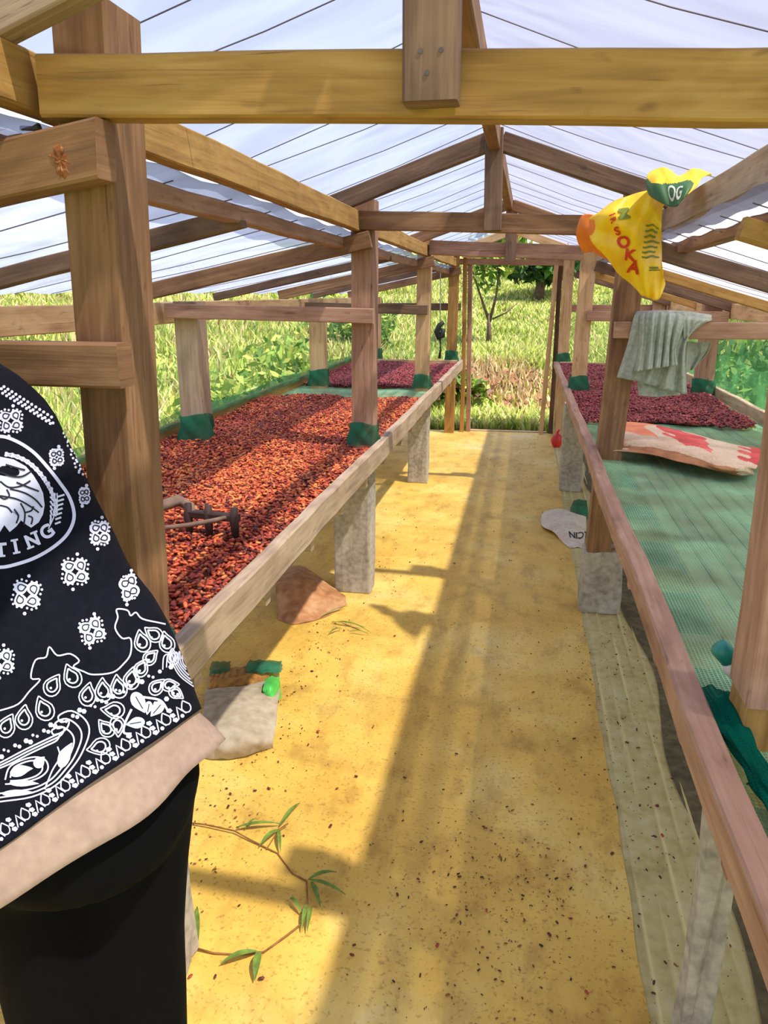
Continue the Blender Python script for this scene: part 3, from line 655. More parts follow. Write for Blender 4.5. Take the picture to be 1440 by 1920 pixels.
def text_geo(s, f, w, h, u0, v0, du, dv, off):
    """lettering as thin flat geometry laid on a surface point function f(u, v): along du, up dv (in u, v)"""
    cu = bpy.data.curves.new('lettering', 'FONT'); cu.body = s; cu.size = 1.0; cu.resolution_u = 3; cu.offset = 0.02
    ob = bpy.data.objects.new('lettering', cu); COL.objects.link(ob)
    dg = bpy.context.evaluated_depsgraph_get(); me = ob.evaluated_get(dg).to_mesh()
    bm = bmesh.new(); bm.from_mesh(me); bmesh.ops.triangulate(bm, faces=bm.faces[:])
    bmesh.ops.subdivide_edges(bm, edges=[e for e in bm.edges if e.calc_length() > 0.25], cuts=2)
    bmesh.ops.triangulate(bm, faces=bm.faces[:])
    ext = max(v.co.x for v in bm.verts) or 1
    vs = []
    for v in bm.verts:
        a, b = v.co.x / ext * w, v.co.y / 0.7 * h
        u, q = u0 + du[0] * a + dv[0] * b, v0 + du[1] * a + dv[1] * b
        p = f(u, q); e = 1e-3
        nm = (f(u + e, q) - p).cross(f(u, q + e) - p)
        nm.normalize()
        if nm.dot(CO - p) < 0: nm = -nm
        vs.append(p + nm * off)
    fs = [[v.index for v in fc.verts] for fc in bm.faces]
    bm.free(); ob.evaluated_get(dg).to_mesh_clear(); bpy.data.objects.remove(ob); bpy.data.curves.remove(cu)
    return vs, fs
def cast(bvh, x, y):
    """where the sight line of a photo pixel meets a surface, and the surface normal there"""
    d = ray(x, y).normalized(); h = bvh.ray_cast(CO, d)
    if h[0] is None: return None
    n = h[1] if h[1].dot(d) < 0 else -h[1]
    return h[0], n
class Ink:
    def __init__(self, off, bvh, parent): self.v, self.f, self.off, self.bvh, self.par = [], [], off, bvh, parent
    def pt(self, x, y):
        h = cast(self.bvh, x, y)
        if h is None: return None
        self.v.append(h[0] + h[1] * self.off); return len(self.v) - 1
    def line(self, pts, w, step=7.0, closed=False):
        w *= 0.84
        pts = list(pts) + ([pts[0]] if closed else []); q = [pts[0]]
        for a, b in zip(pts, pts[1:]):
            n = max(1, int(math.hypot(b[0] - a[0], b[1] - a[1]) / step))
            q += [(a[0] + (b[0] - a[0]) * i / n, a[1] + (b[1] - a[1]) * i / n) for i in range(1, n + 1)]
        prev = None
        for i, p in enumerate(q):
            a, b = q[max(i - 1, 0)], q[min(i + 1, len(q) - 1)]
            if closed and i in (0, len(q) - 1): a, b = q[-2], q[1]
            L = math.hypot(b[0] - a[0], b[1] - a[1]) or 1; nx, ny = -(b[1] - a[1]) / L * w / 2, (b[0] - a[0]) / L * w / 2
            cur = (self.pt(p[0] + nx, p[1] + ny), self.pt(p[0] - nx, p[1] - ny))
            if prev and None not in prev and None not in cur: self.f.append((prev[0], prev[1], cur[1], cur[0]))
            prev = cur
    def fill(self, pts):
        cx = sum(p[0] for p in pts) / len(pts); cy = sum(p[1] for p in pts) / len(pts); c = self.pt(cx, cy)
        rings = []
        for t in (0.5, 1.0): rings.append([self.pt(cx + (p[0] - cx) * t, cy + (p[1] - cy) * t) for p in pts])
        n = len(pts)
        for i in range(n):
            k = (i + 1) % n
            for fc in ((c, rings[0][i], rings[0][k]), (rings[0][i], rings[1][i], rings[1][k], rings[0][k])):
                if None not in fc: self.f.append(fc)
    def dot(self, x, y, r, n=8): self.fill([(x + r * math.cos(2 * PI * i / n), y + r * math.sin(2 * PI * i / n)) for i in range(n)])
    def done(self, name, mat):
        if self.f:
            o = mesh_obj(name, self.v, self.f, mat, self.par, True); o['kind'] = 'stuff'; return o
def letter_ink(ink, ch, cx, cy, h, ang):
    cu = bpy.data.curves.new('lettering', 'FONT'); cu.body = ch; cu.size = 1.0; cu.offset = 0.035; cu.align_x = 'CENTER'; ob = bpy.data.objects.new('lettering', cu); COL.objects.link(ob)
    dg = bpy.context.evaluated_depsgraph_get(); me = ob.evaluated_get(dg).to_mesh()
    a = math.radians(ang); idx = []
    bm = bmesh.new(); bm.from_mesh(me); bmesh.ops.triangulate(bm, faces=bm.faces[:])
    for _ in range(3): bmesh.ops.subdivide_edges(bm, edges=[e for e in bm.edges if e.calc_length() > 0.16], cuts=1); bmesh.ops.triangulate(bm, faces=bm.faces[:])
    me = bpy.data.meshes.new('lettering'); bm.to_mesh(me); bm.free()
    for v in me.vertices:
        x, y = v.co.x * h / 0.72, (v.co.y - 0.35) * h / 0.72
        idx.append(ink.pt(cx + x * math.cos(a) + y * math.sin(a), cy + x * math.sin(a) - y * math.cos(a)))
    for p in me.polygons:
        fc = [idx[i] for i in p.vertices]
        if None not in fc: ink.f.append(tuple(fc))
    ob.evaluated_get(dg).to_mesh_clear(); bpy.data.objects.remove(ob); bpy.data.curves.remove(cu); bpy.data.meshes.remove(me)
YEL = mottled('yellow_sack_plastic', [(0.3, (240, 170, 8)), (0.5, (254, 206, 16)), (0.7, (255, 224, 40))], 5, 0.42, 4, 0.2, 18)
YORANGE = mottled('sack_orange_inside', [(0.3, (224, 110, 16)), (0.7, (246, 150, 30))], 6, 0.5, 4, 0.1)
INK_RED = flat_mat('ink_red', lin((204, 50, 16))); INK_GREEN = flat_mat('ink_green', lin((52, 96, 40))); INK_OLIVE = flat_mat('ink_olive', lin((120, 130, 26)))
INK_WHITE = flat_mat('ink_white', lin((206, 206, 186))); INK_BLACK = flat_mat('ink_black', lin((34, 32, 30)))
sk = empty('yellow_sack', atY(1235, 380, 3.2)); tag(sk, 'bright yellow plastic sack with red lettering hung over the right roof plate', 'sack')
# hanging front: columns left -> right, rows top -> bottom
SR = cloth_pts([
    [(1118, 404, 3.200), (1150, 378, 3.160), (1190, 364, 3.140), (1222, 358, 3.140), (1246, 376, 3.160)],
    [(1104, 412, 3.180), (1146, 398, 3.120), (1188, 388, 3.100), (1222, 384, 3.120), (1241, 400, 3.150)],
    [(1106, 446, 3.160), (1148, 432, 3.110), (1188, 424, 3.080), (1220, 420, 3.110), (1240, 428, 3.150)],
    [(1130, 474, 3.160), (1160, 466, 3.110), (1192, 460, 3.080), (1220, 456, 3.110), (1240, 462, 3.160)],
    [(1152, 502, 3.160), (1174, 496, 3.120), (1198, 492, 3.090), (1222, 490, 3.120), (1240, 492, 3.160)],
    [(1174, 526, 3.170), (1192, 524, 3.140), (1210, 522, 3.120), (1230, 520, 3.150), (1246, 522, 3.170)],
    [(1202, 552, 3.180), (1212, 556, 3.160), (1222, 562, 3.150), (1236, 560, 3.160), (1246, 536, 3.180)]])
fs_ = wrinkle(spline(SR), 0.011, 1.7, 2.2, 1)
fr_ = grid_obj('sack_front', fs_, 40, 48, YEL, sk, thick=0.003)
SR2 = cloth_pts([
    [(1085, 418, 3.240), (1092, 404, 3.210), (1108, 402, 3.180), (1122, 408, 3.180)],
    [(1080, 440, 3.240), (1090, 430, 3.200), (1106, 428, 3.165), (1122, 432, 3.150)],
    [(1090, 466, 3.250), (1102, 462, 3.210), (1114, 466, 3.180), (1132, 474, 3.165)],
    [(1098, 474, 3.250), (1106, 472, 3.230), (1116, 474, 3.200), (1140, 488, 3.170)]])
grid_obj('sack_corner', wrinkle(spline(SR2), 0.004, 1.5, 1, 2), 18, 18, YORANGE, sk, thick=0.003)
SR3 = cloth_pts([      # crumpled top lying over the plate: green printed band below the bright ridge
    [(1216, 364, 3.000), (1238, 380, 2.920), (1264, 388, 2.880), (1278, 376, 2.860), (1290, 364, 2.860)],
    [(1212, 346, 3.020), (1236, 348, 2.960), (1264, 360, 2.910), (1290, 354, 2.890), (1308, 348, 2.910)],
    [(1216, 326, 3.060), (1240, 326, 3.020), (1268, 342, 2.960), (1296, 336, 2.940), (1316, 334, 2.980)],
    [(1232, 318, 3.100), (1248, 314, 3.080), (1272, 330, 3.040), (1302, 316, 3.020), (1332, 326, 3.040)],
    [(1250, 330, 3.160), (1262, 326, 3.160), (1278, 334, 3.140), (1304, 328, 3.140), (1334, 330, 3.120)]])
ft_ = wrinkle(spline(SR3), 0.007, 1.8, 1.3, 4)
me_t = grid_obj('sack_top', ft_, 36, 32, YEL, sk, thick=0.003)
me_t.data.materials.append(INK_GREEN)
for p in me_t.data.polygons:
    j = p.index // 36; i = p.index % 36
    if j + 4 * math.sin(i * 0.22) < 12 and i < 30: p.material_index = 1
v, f = text_geo('OG', ft_, 0.26, 0.26, 0.40, 0.10, (1, 0.05), (-0.05, 1), 0.003); mesh_obj('printed_letters', v, f, INK_WHITE, me_t)
def bvh_of(o):
    off = Vector((0, 0, 0)); q = o
    while q is not None: off += q.location; q = q.parent
    return BVHTree.FromPolygons([v.co + off for v in o.data.vertices], [tuple(p.vertices) for p in o.data.polygons])
bagb = bvh_of(fr_)
for ch, cx, cy, h, an, mt in (('A', 1190, 499, 24, 12, INK_RED), ('K', 1182, 477, 21, 8, INK_RED), ('O', 1170, 453, 23, -10, INK_RED), ('S', 1159, 432, 15, -20, INK_RED), ('R', 1151, 412, 11, 70, INK_RED), ('I', 1148, 403, 11, 70, INK_RED), ('M', 1170, 402, 20, 84, INK_OLIVE)):
    ik = Ink(0.006, bagb, fr_); letter_ink(ik, ch, cx, cy, h, an)
    if ik.f: mesh_obj('printed_letter', ik.v, ik.f, mt, fr_, True)
def patch_on(fn, u0, u1, v0, v1, off, mat, name, parent, nu=8, nv=8, wav=0.0):
    def g(u, v):
        a, b = u0 + (u1 - u0) * u, v0 + (v1 - v0) * v + wav * math.sin(u * 9)
        p = fn(a, b); e = 1e-3; nm = (fn(a + e, b) - p).cross(fn(a, b + e) - p); nm.normalize()
        if nm.dot(CO - p) < 0: nm = -nm
        return p + nm * off
    return grid_obj(name, g, nu, nv, mat, parent)
for k_ in range(7):
    v0 = 0.34 + 0.045 * k_
    patch_on(fs_, 0.66 - 0.012 * k_, 0.90 - 0.04 * (k_ % 3), v0, v0 + 0.018, 0.005, INK_OLIVE, 'printed_line', fr_, 5, 2, 0.006)
patch_on(fs_, 0.62, 0.86, 0.755, 0.765, 0.005, INK_GREEN, 'printed_line', fr_, 6, 2); patch_on(fs_, 0.66, 0.84, 0.72, 0.745, 0.005, INK_OLIVE, 'printed_line', fr_, 6, 2)

# grey cloth over the right cross rail
GCL = mottled('grey_green_cloth', [(0.3, (134, 138, 122)), (0.5, (166, 172, 156)), (0.7, (190, 196, 180))], 8, 0.9, 5, 0.25, 60)
gc = empty('grey_cloth', (0.62, 3.68, 1.48)); tag(gc, 'faded grey green shirt draped over the right cross rail', 'cloth')
def drape(name, rows, au, seed, amp=0.012):
    f = spline(cloth_pts(rows))
    def g(u, v):
        p = f(u, v); a = amp * min(1, v * 1.6 + 0.15) * (math.sin(au * u * 2 * PI + seed + 0.6 * math.sin(v * 4)) + 0.6 * math.sin(au * 2.1 * u * 2 * PI + seed * 3))
        return p + Vector((0, a, 0))
    return grid_obj(name, g, 64, 30, GCL, gc, thick=0.003)
drape('back_layer', [[(1198, 584, 3.74), (1240, 582, 3.75), (1285, 584, 3.75), (1330, 590, 3.75)], [(1190, 592, 3.655), (1240, 590, 3.655), (1285, 592, 3.655), (1332, 598, 3.655)],
      [(1176, 650, 3.64), (1225, 655, 3.645), (1265, 655, 3.64), (1288, 640, 3.65)], [(1157, 708, 3.62), (1200, 716, 3.64), (1245, 730, 3.64), (1288, 740, 3.64)]], 4, 0.5)
drape('front_layer', [[(1203, 586, 3.70), (1230, 584, 3.70), (1255, 585, 3.70), (1282, 590, 3.70)], [(1200, 594, 3.635), (1230, 592, 3.63), (1256, 594, 3.63), (1284, 598, 3.635)],
      [(1198, 645, 3.61), (1225, 648, 3.60), (1250, 646, 3.60), (1268, 650, 3.61)], [(1190, 697, 3.59), (1220, 692, 3.58), (1245, 688, 3.58), (1272, 684, 3.60)]], 5, 2.0)
drape('side_fold', [[(1280, 588, 3.72), (1298, 588, 3.72), (1330, 592, 3.73)], [(1280, 598, 3.64), (1300, 597, 3.64), (1334, 600, 3.65)],
      [(1282, 625, 3.63), (1296, 618, 3.64), (1312, 608, 3.65)], [(1284, 636, 3.63), (1292, 626, 3.64), (1300, 614, 3.65)]], 2, 1.0, 0.006)
drape('sleeve', [[(1286, 640, 3.76), (1310, 642, 3.76), (1334, 640, 3.77)], [(1284, 662, 3.75), (1312, 662, 3.76), (1328, 658, 3.77)], [(1283, 692, 3.74), (1302, 684, 3.76), (1314, 676, 3.77)], [(1284, 700, 3.74), (1296, 694, 3.76), (1304, 688, 3.77)]], 2, 3.0, 0.008)
GN = netting('hanging_net_strip', (150, 170, 136), 0.9)
hn = drape('hem_layer', [[(1196, 690, 3.67), (1230, 700, 3.67), (1262, 712, 3.67)], [(1196, 718, 3.67), (1230, 724, 3.67), (1270, 730, 3.67)], [(1198, 742, 3.67), (1236, 744, 3.67), (1276, 740, 3.67)]], 2, 0, 0.004)

# folded red and white sack on the right bench
RSK = mottled('sack_woven_white', [(0.3, (196, 150, 112)), (0.5, (222, 190, 156)), (0.7, (232, 214, 190))], 9, 0.8, 5, 0.2, 120)
RSR = mottled('sack_red_print', [(0.35, (196, 36, 34)), (0.55, (226, 64, 58)), (0.7, (236, 120, 100))], 7, 0.7, 4, 0.15)
RSO = mottled('sack_orange_print', [(0.35, (220, 96, 60)), (0.6, (238, 140, 84))], 7, 0.7, 4, 0.15)
rs = empty('folded_sack', (0.85, 4.1, 0.83)); tag(rs, 'white feed sack with red print lying folded on the green bench net', 'sack')
def zp(x, y, z): return atZ(x, y, z)
RS = [[zp(1150, 846, 0.862), zp(1220, 852, 0.868), zp(1300, 872, 0.866), zp(1370, 888, 0.848), zp(1415, 890, 0.838)],
      [zp(1150, 838, 0.875), zp(1215, 842, 0.885), zp(1290, 858, 0.885), zp(1365, 880, 0.872), zp(1412, 882, 0.86)],
      [zp(1150, 820, 0.905), zp(1215, 824, 0.915), zp(1285, 838, 0.91), zp(1362, 862, 0.895), zp(1420, 874, 0.875)],
      [zp(1155, 800, 0.88), zp(1215, 804, 0.90), zp(1285, 822, 0.89), zp(1362, 842, 0.875), zp(1426, 856, 0.865)],
      [zp(1165, 792, 0.85), zp(1215, 794, 0.86), zp(1290, 812, 0.86), zp(1362, 830, 0.85), zp(1424, 842, 0.845)]]
frs = wrinkle(spline(RS), 0.005, 2, 2, 3)
ob_s = grid_obj('sack_body', frs, 140, 90, RSK, rs, thick=0.004)
ob_s.data.materials.append(RSR); ob_s.data.materials.append(RSO); ob_s.data.materials.append(mottled('sack_tan_side', [(0.3, (150, 92, 56)), (0.6, (190, 130, 86))], 9, 0.8, 4, 0.2))
for p in ob_s.data.polygons:
    u, v = (p.index % 140) / 140, (p.index // 140) / 90; w_ = 0.03 * math.sin(u * 40) + 0.02 * math.sin(v * 47 + u * 20)
    if v + w_ > 0.58 and u < 0.27 + 0.05 * math.sin(v * 14): p.material_index = 2
    elif v + w_ > 0.55 and (0.60 < u + 0.3 * v + w_ < 0.86 and v < 0.95 or u + w_ > 0.86): p.material_index = 1
    elif v + w_ > 0.86 and 0.3 < u < 0.46: p.material_index = 1
    elif v + 0.3 * w_ < 0.30 and 0.08 < u + w_ < 0.84: p.material_index = 3
# grey-white sack with green netting under the left bench
GSK = mottled('dusty_sack', [(0.3, (128, 110, 84)), (0.5, (168, 152, 126)), (0.7, (190, 178, 156))], 5, 0.85, 5, 0.3, 25)
gs = empty('dusty_sack', atZ(455, 1330, 0.0)); tag(gs, 'dusty grey sack with a green net top lying under the left rail', 'sack')
GS = [[zp(372, 1418, 0.006), zp(410, 1424, 0.01), zp(462, 1416, 0.012), zp(512, 1402, 0.006)],
      [zp(376, 1390, 0.06), zp(412, 1392, 0.075), zp(464, 1386, 0.08), zp(514, 1378, 0.05)],
      [zp(380, 1340, 0.075), zp(412, 1340, 0.09), zp(466, 1336, 0.09), zp(520, 1326, 0.055)],
      [zp(384, 1302, 0.055), zp(416, 1302, 0.07), zp(470, 1296, 0.07), zp(524, 1286, 0.05)],
      [zp(390, 1290, 0.008), zp(420, 1288, 0.01), zp(472, 1280, 0.01), zp(524, 1268, 0.006)]]
grid_obj('sack_body', wrinkle(spline(GS), 0.004, 2, 2, 5), 34, 30, GSK, gs, thick=0.004)
FRINGE = mottled('sack_fringe', [(0.3, (120, 80, 30)), (0.6, (176, 124, 50))], 30, 0.9, 3, 0.3)
grid_obj('frayed_edge', wrinkle(spline([[zp(392, 1294, 0.02), zp(440, 1288, 0.03), zp(505, 1276, 0.02)], [zp(394, 1276, 0.035), zp(440, 1270, 0.04), zp(505, 1262, 0.035)], [zp(398, 1258, 0.012), zp(440, 1252, 0.012), zp(505, 1248, 0.012)]]), 0.004, 9, 1, 2), 50, 8, FRINGE, gs, thick=0.003)
grid_obj('net_top', wrinkle(spline([[zp(462, 1262, 0.03), zp(495, 1262, 0.05), zp(526, 1262, 0.03)], [zp(462, 1248, 0.05), zp(496, 1246, 0.07), zp(530, 1250, 0.04)], [zp(468, 1238, 0.012), zp(498, 1238, 0.012), zp(528, 1240, 0.01)]]), 0.005, 3, 2, 1), 24, 14, NET_DEEP2, gs)
grid_obj('net_top', wrinkle(spline([[zp(392, 1268, 0.01), zp(410, 1268, 0.02), zp(430, 1266, 0.01)], [zp(394, 1252, 0.03), zp(412, 1252, 0.04), zp(432, 1252, 0.03)], [zp(398, 1240, 0.01), zp(414, 1240, 0.012), zp(432, 1240, 0.01)]]), 0.004, 3, 2, 1), 12, 10, NET_DEEP2, gs)
GREENP = mottled('bright_green_plastic', [(0.3, (40, 150, 50)), (0.7, (90, 206, 86))], 12, 0.4, 3, 0.1)
o = grid_obj('green_wrapper', wrinkle(spline([[zp(494, 1318, 0.03), zp(510, 1316, 0.05), zp(526, 1312, 0.02)], [zp(494, 1290, 0.09), zp(510, 1286, 0.10), zp(526, 1284, 0.06)], [zp(498, 1272, 0.07), zp(510, 1268, 0.08), zp(524, 1270, 0.05)]]), 0.004, 2, 2, 1), 14, 14, GREENP)
rebase(o, zp(510, 1300, 0.03)); tag(o, 'crumpled bright green plastic wrapper on the dusty sack', 'wrapper')
# brown sheet under the left bench
BRN = mottled('brown_sheet', [(0.3, (138, 84, 46)), (0.5, (176, 122, 76)), (0.7, (200, 156, 112))], 5, 0.8, 5, 0.3, 20)
bs = [[zp(520, 1160, 0.008), zp(556, 1170, 0.008), zp(606, 1158, 0.008), zp(650, 1134, 0.008)],
      [zp(522, 1130, 0.05), zp(560, 1136, 0.06), zp(606, 1124, 0.045), zp(648, 1122, 0.02)],
      [zp(516, 1096, 0.10), zp(560, 1090, 0.12), zp(604, 1098, 0.07), zp(632, 1108, 0.02)],
      [zp(520, 1078, 0.07), zp(556, 1066, 0.09), zp(598, 1084, 0.05), zp(622, 1100, 0.015)],
      [zp(524, 1070, 0.008), zp(556, 1060, 0.008), zp(590, 1076, 0.008), zp(616, 1094, 0.008)]]
o = grid_obj('brown_sheet', wrinkle(spline(bs), 0.006, 1.6, 2, 2), 34, 28, BRN, thick=0.003)
rebase(o, zp(590, 1130, 0)); tag(o, 'crumpled brown plastic sheet beside the second left concrete footing', 'sheet')
# torn white paper with letters by the right footing
PAP = mottled('torn_paper', [(0.3, (190, 170, 140)), (0.5, (218, 202, 178)), (0.7, (230, 222, 204))], 7, 0.85, 5, 0.25, 40)
pp = [[zp(1050, 1012, 0.004), zp(1066, 1026, 0.006), zp(1082, 1026, 0.006), zp(1094, 1028, 0.004)],
      [zp(1036, 996, 0.03), zp(1060, 1000, 0.035), zp(1080, 1002, 0.03), zp(1098, 1000, 0.012)],
      [zp(1016, 986, 0.02), zp(1050, 976, 0.06), zp(1078, 976, 0.06), zp(1099, 978, 0.02)],
      [zp(1016, 966, 0.02), zp(1046, 960, 0.045), zp(1076, 964, 0.045), zp(1099, 970, 0.02)],
      [zp(1022, 958, 0.006), zp(1048, 954, 0.01), zp(1072, 958, 0.01), zp(1098, 966, 0.006)]]
fp = wrinkle(spline(pp), 0.003, 2, 2, 6)
pa = grid_obj('torn_paper_sack', fp, 34, 28, PAP, thick=0.002)
v, f = text_geo('LCIN', fp, 0.62, 0.11, 1.06, 0.27, (-1, 0.03), (-0.03, -1), 0.003)
rebase(pa, zp(1060, 1000, 0)); mesh_obj('printed_letters', v, f, INK_BLACK, pa)
tag(pa, 'torn white paper sack piece with black letters on the floor', 'paper sack')
o = grid_obj('green_net_scrap', wrinkle(spline([[zp(1068, 970, 0.01), zp(1084, 972, 0.02), zp(1102, 974, 0.01)], [zp(1070, 952, 0.04), zp(1086, 952, 0.05), zp(1102, 954, 0.03)], [zp(1076, 938, 0.01), zp(1086, 936, 0.012), zp(1100, 938, 0.01)]]), 0.005, 2, 2, 1), 16, 14, NET_DEEP2)
rebase(o, zp(1085, 955, 0.01)); tag(o, 'scrap of green net behind the torn white paper', 'net')
# red lump by the far right footing
RED = mottled('red_plastic', [(0.3, (196, 24, 18)), (0.7, (232, 60, 48))], 12, 0.45, 3, 0.1)
c0 = zp(1043, 838, 0.0)
def redbag(u, v):
    a = 2 * PI * u; r = 0.062 * math.sin(PI * min(0.98, 0.12 + 0.88 * v)) ** 0.7 * (1 + 0.12 * math.sin(3 * a + 1) + 0.08 * math.sin(5 * a + v * 4))
    return c0 + Vector((r * math.cos(a), r * math.sin(a), 0.16 * v))
rb = empty('red_bag', c0); tag(rb, 'small red plastic bag on the floor at the far right', 'bag')
grid_obj('bag_body', redbag, 24, 14, RED, rb); tube('bag_knot', [c0 + Vector((0, 0, 0.15)), c0 + Vector((0.01, 0, 0.175)), c0 + Vector((0.02, 0.004, 0.185))], [0.014, 0.010, 0.016], RED, rb)
# bottle behind the near right post
bt = empty('spray_bottle', (0.405, 1.42, 0.83)); tag(bt, 'white bottle with a teal cap lying behind the near right post', 'bottle')
WHT = flat_mat('white_plastic', lin((226, 216, 214)), 0.35); TEAL = flat_mat('teal_plastic', lin((20, 132, 116)), 0.35)
pb = atY(1378, 1246, 1.42); pt_ = atY(1352, 1216, 1.42)
dv_ = (pt_ - pb).normalized()
tube('bottle_body', [pb - dv_ * 0.085 + Vector((0.05, 0.03, -0.035)), pb - dv_ * 0.05 + Vector((0.03, 0.02, -0.02)), pb, pb + dv_ * 0.012, pb + dv_ * 0.016], [0.024, 0.027, 0.027, 0.02, 0.012], WHT, bt, 20)
tube('bottle_cap', [pb + dv_ * 0.012, pb + dv_ * 0.016, pb + dv_ * 0.048, pb + dv_ * 0.052], [0.014, 0.02, 0.019, 0.015], TEAL, bt, 20)
# dark green net bundles on the right bench
nbn = empty('net_bundle', (0.45, 1.1, 0.83)); tag(nbn, 'bunched dark green net around the foot of the near right post', 'net')
def bundle(pts, rad, seed):
    def f(u, v):
        x = v * (len(pts) - 1); i = min(int(x), len(pts) - 2); t = x - i; p = pts[i].lerp(pts[i + 1], t); a = 2 * PI * u
        r = rad * (0.75 + 0.25 * math.sin(v * 9 + seed)) * (1 + 0.22 * math.sin(a * 4 + v * 12 + seed) + 0.12 * math.sin(a * 9 - v * 21))
        return p + Vector((r * math.cos(a) * 1.0, r * 0.25 * math.cos(a + 1), r * 0.62 * math.sin(a)))
    return f
grid_obj('bunched_net', bundle([Vector((0.395, 1.42, 0.835)), Vector((0.402, 1.25, 0.85)), Vector((0.41, 1.1, 0.855)), Vector((0.45, 0.98, 0.85)), Vector((0.54, 0.90, 0.845))], 0.034, 1), 40, 60, NET_DEEP, nbn, uvscale=(0.2, 0.5))
grid_obj('bunched_net', bundle([Vector((0.43, 1.13, 0.835)), Vector((0.50, 1.08, 0.845)), Vector((0.58, 1.05, 0.845))], 0.045, 3), 40, 40, NET_DEEP, nbn, uvscale=(0.2, 0.3))
# cord with dark float hanging by the far left
hg = empty('hanging_cord', atY(824, 520, 8.75)); tag(hg, 'cord with a dark hook hanging beside the far left post', 'cord')
tube('cord', [atY(826, 470, 8.75), atY(826, 560, 8.75), atY(825, 610, 8.75)], 0.006, mottled('pale_cord', [(0, (150, 176, 160)), (1, (190, 206, 190))], 8, 0.8, 1, 0), hg, 6)
BLK = mottled('black_rubber', [(0.3, (22, 30, 22)), (0.7, (44, 54, 40))], 10, 0.6, 3, 0.1)
tube('hook', [atY(832, 604, 8.75), atY(824, 610, 8.75), atY(819, 622, 8.75), atY(823, 634, 8.75), atY(829, 630, 8.75), atY(831, 616, 8.75)], [0.02, 0.03, 0.035, 0.03, 0.035, 0.025], BLK, hg, 8)
tube('cord_tail', [atY(825, 634, 8.75), atY(826, 655, 8.75), atY(824, 672, 8.75)], [0.012, 0.01, 0.02], BLK, hg, 6)

# ------------------------------------------------------------------ the person bending over the bench (seen from behind)
NV = Vector((0.62, -0.78, 0)).normalized(); SV = Vector((-NV.y, NV.x, 0))        # NV: out of the back, SV: to the person's right
def axis(z):
    t = (z - 0.9) / 0.55
    return Vector((-0.66 - 0.20 * t, 0.88 + 0.14 * t, z))
SIL = [(690, -60), (722, 0), (745, 60), (800, 100), (870, 150), (930, 178), (1000, 215), (1060, 242), (1120, 290), (1170, 318), (1240, 345), (1330, 378), (1380, 408), (1460, 412), (1700, 414)]
def sil_x(y):
    if y <= SIL[0][0]: return SIL[0][1] - (SIL[0][0] - y) * 2
    for (a, b), (c, d) in zip(SIL, SIL[1:]):
        if y <= c: return b + (d - b) * (y - a) / (c - a)
    return SIL[-1][1]
def depth_b(z): return 0.15 + 0.05 * max(0.0, min(1.0, (1.3 - z) / 0.4))
def fit_a(z):
    lo, hi = 0.02, 0.4
    for _ in range(26):
        a = (lo + hi) / 2; m = -1e9
        for q in range(48):
            t = q / 48 * 2 * PI; x, y = proj(axis(z) + SV * a * math.cos(t) + NV * depth_b(z) * math.sin(t)); m = max(m, x - sil_x(y))
        lo, hi = (lo, a) if m > 0 else (a, hi)
    return lo
ROWS = [(z, fit_a(z), depth_b(z)) for z in np.linspace(0.80, 1.36, 29)]
_, aT, bT = ROWS[-1]
ROWS += [(1.385, aT * 1.0, bT * 0.95), (1.41, aT * 0.97, bT * 0.88), (1.435, aT * 0.90, bT * 0.79), (1.455, aT * 0.80, bT * 0.70), (1.475, aT * 0.68, bT * 0.60), (1.492, 0.072, 0.075)]
def row_at(z):
    for r0, r1 in zip(ROWS, ROWS[1:]):
        if z <= r1[0]:
            t = max(0.0, (z - r0[0]) / (r1[0] - r0[0])); return r0[1] + (r1[1] - r0[1]) * t, r0[2] + (r1[2] - r0[2]) * t
    return ROWS[-1][1], ROWS[-1][2]
def torso(z, t, grow=0.0, fold=1.0):
    a, b = row_at(z); c, s_ = math.cos(t), math.sin(t)
    left = 1.12 if c < 0 else 1.0
    f = fold * 0.012 * math.sin(3 * t + 30 * z + 1.5 * math.sin(9 * z)) * max(0, s_) * min(1, max(0.15, (1.25 - z) * 4)) * (1 - abs(c) ** 4)
    return axis(z) + SV * ((a * left + grow) * c) + NV * ((b + grow + f) * s_)
per = empty('person', (-0.62, 0.86, 0.0)); tag(per, 'person in black bandana print shirt and black trousers bending over the left bench', 'person')
BLACKCL = mottled('black_shirt_cloth', [(0.3, (10, 10, 18)), (0.7, (22, 22, 34))], 6, 0.85, 4, 0.1, 90)
CREAM = mottled('cream_cloth', [(0.3, (150, 124, 106)), (0.7, (178, 150, 130))], 5, 0.9, 4, 0.12, 80)
TROU = mottled('black_trouser_cloth', [(0.3, (2, 3, 5)), (0.7, (6, 7, 10))], 4, 0.9, 4, 0.15, 50)
for m_ in (BLACKCL, TROU): m_.node_tree.nodes['Principled BSDF'].inputs['Specular IOR Level'].default_value = 0.12
SKIN = mottled('skin', [(0.3, (120, 76, 52)), (0.7, (150, 98, 70))], 8, 0.6, 4, 0.08)
HAIRM = mottled('black_hair', [(0.3, (10, 8, 8)), (0.7, (30, 24, 22))], 60, 0.5, 4, 0.4)
NT, NZ = 96, 90
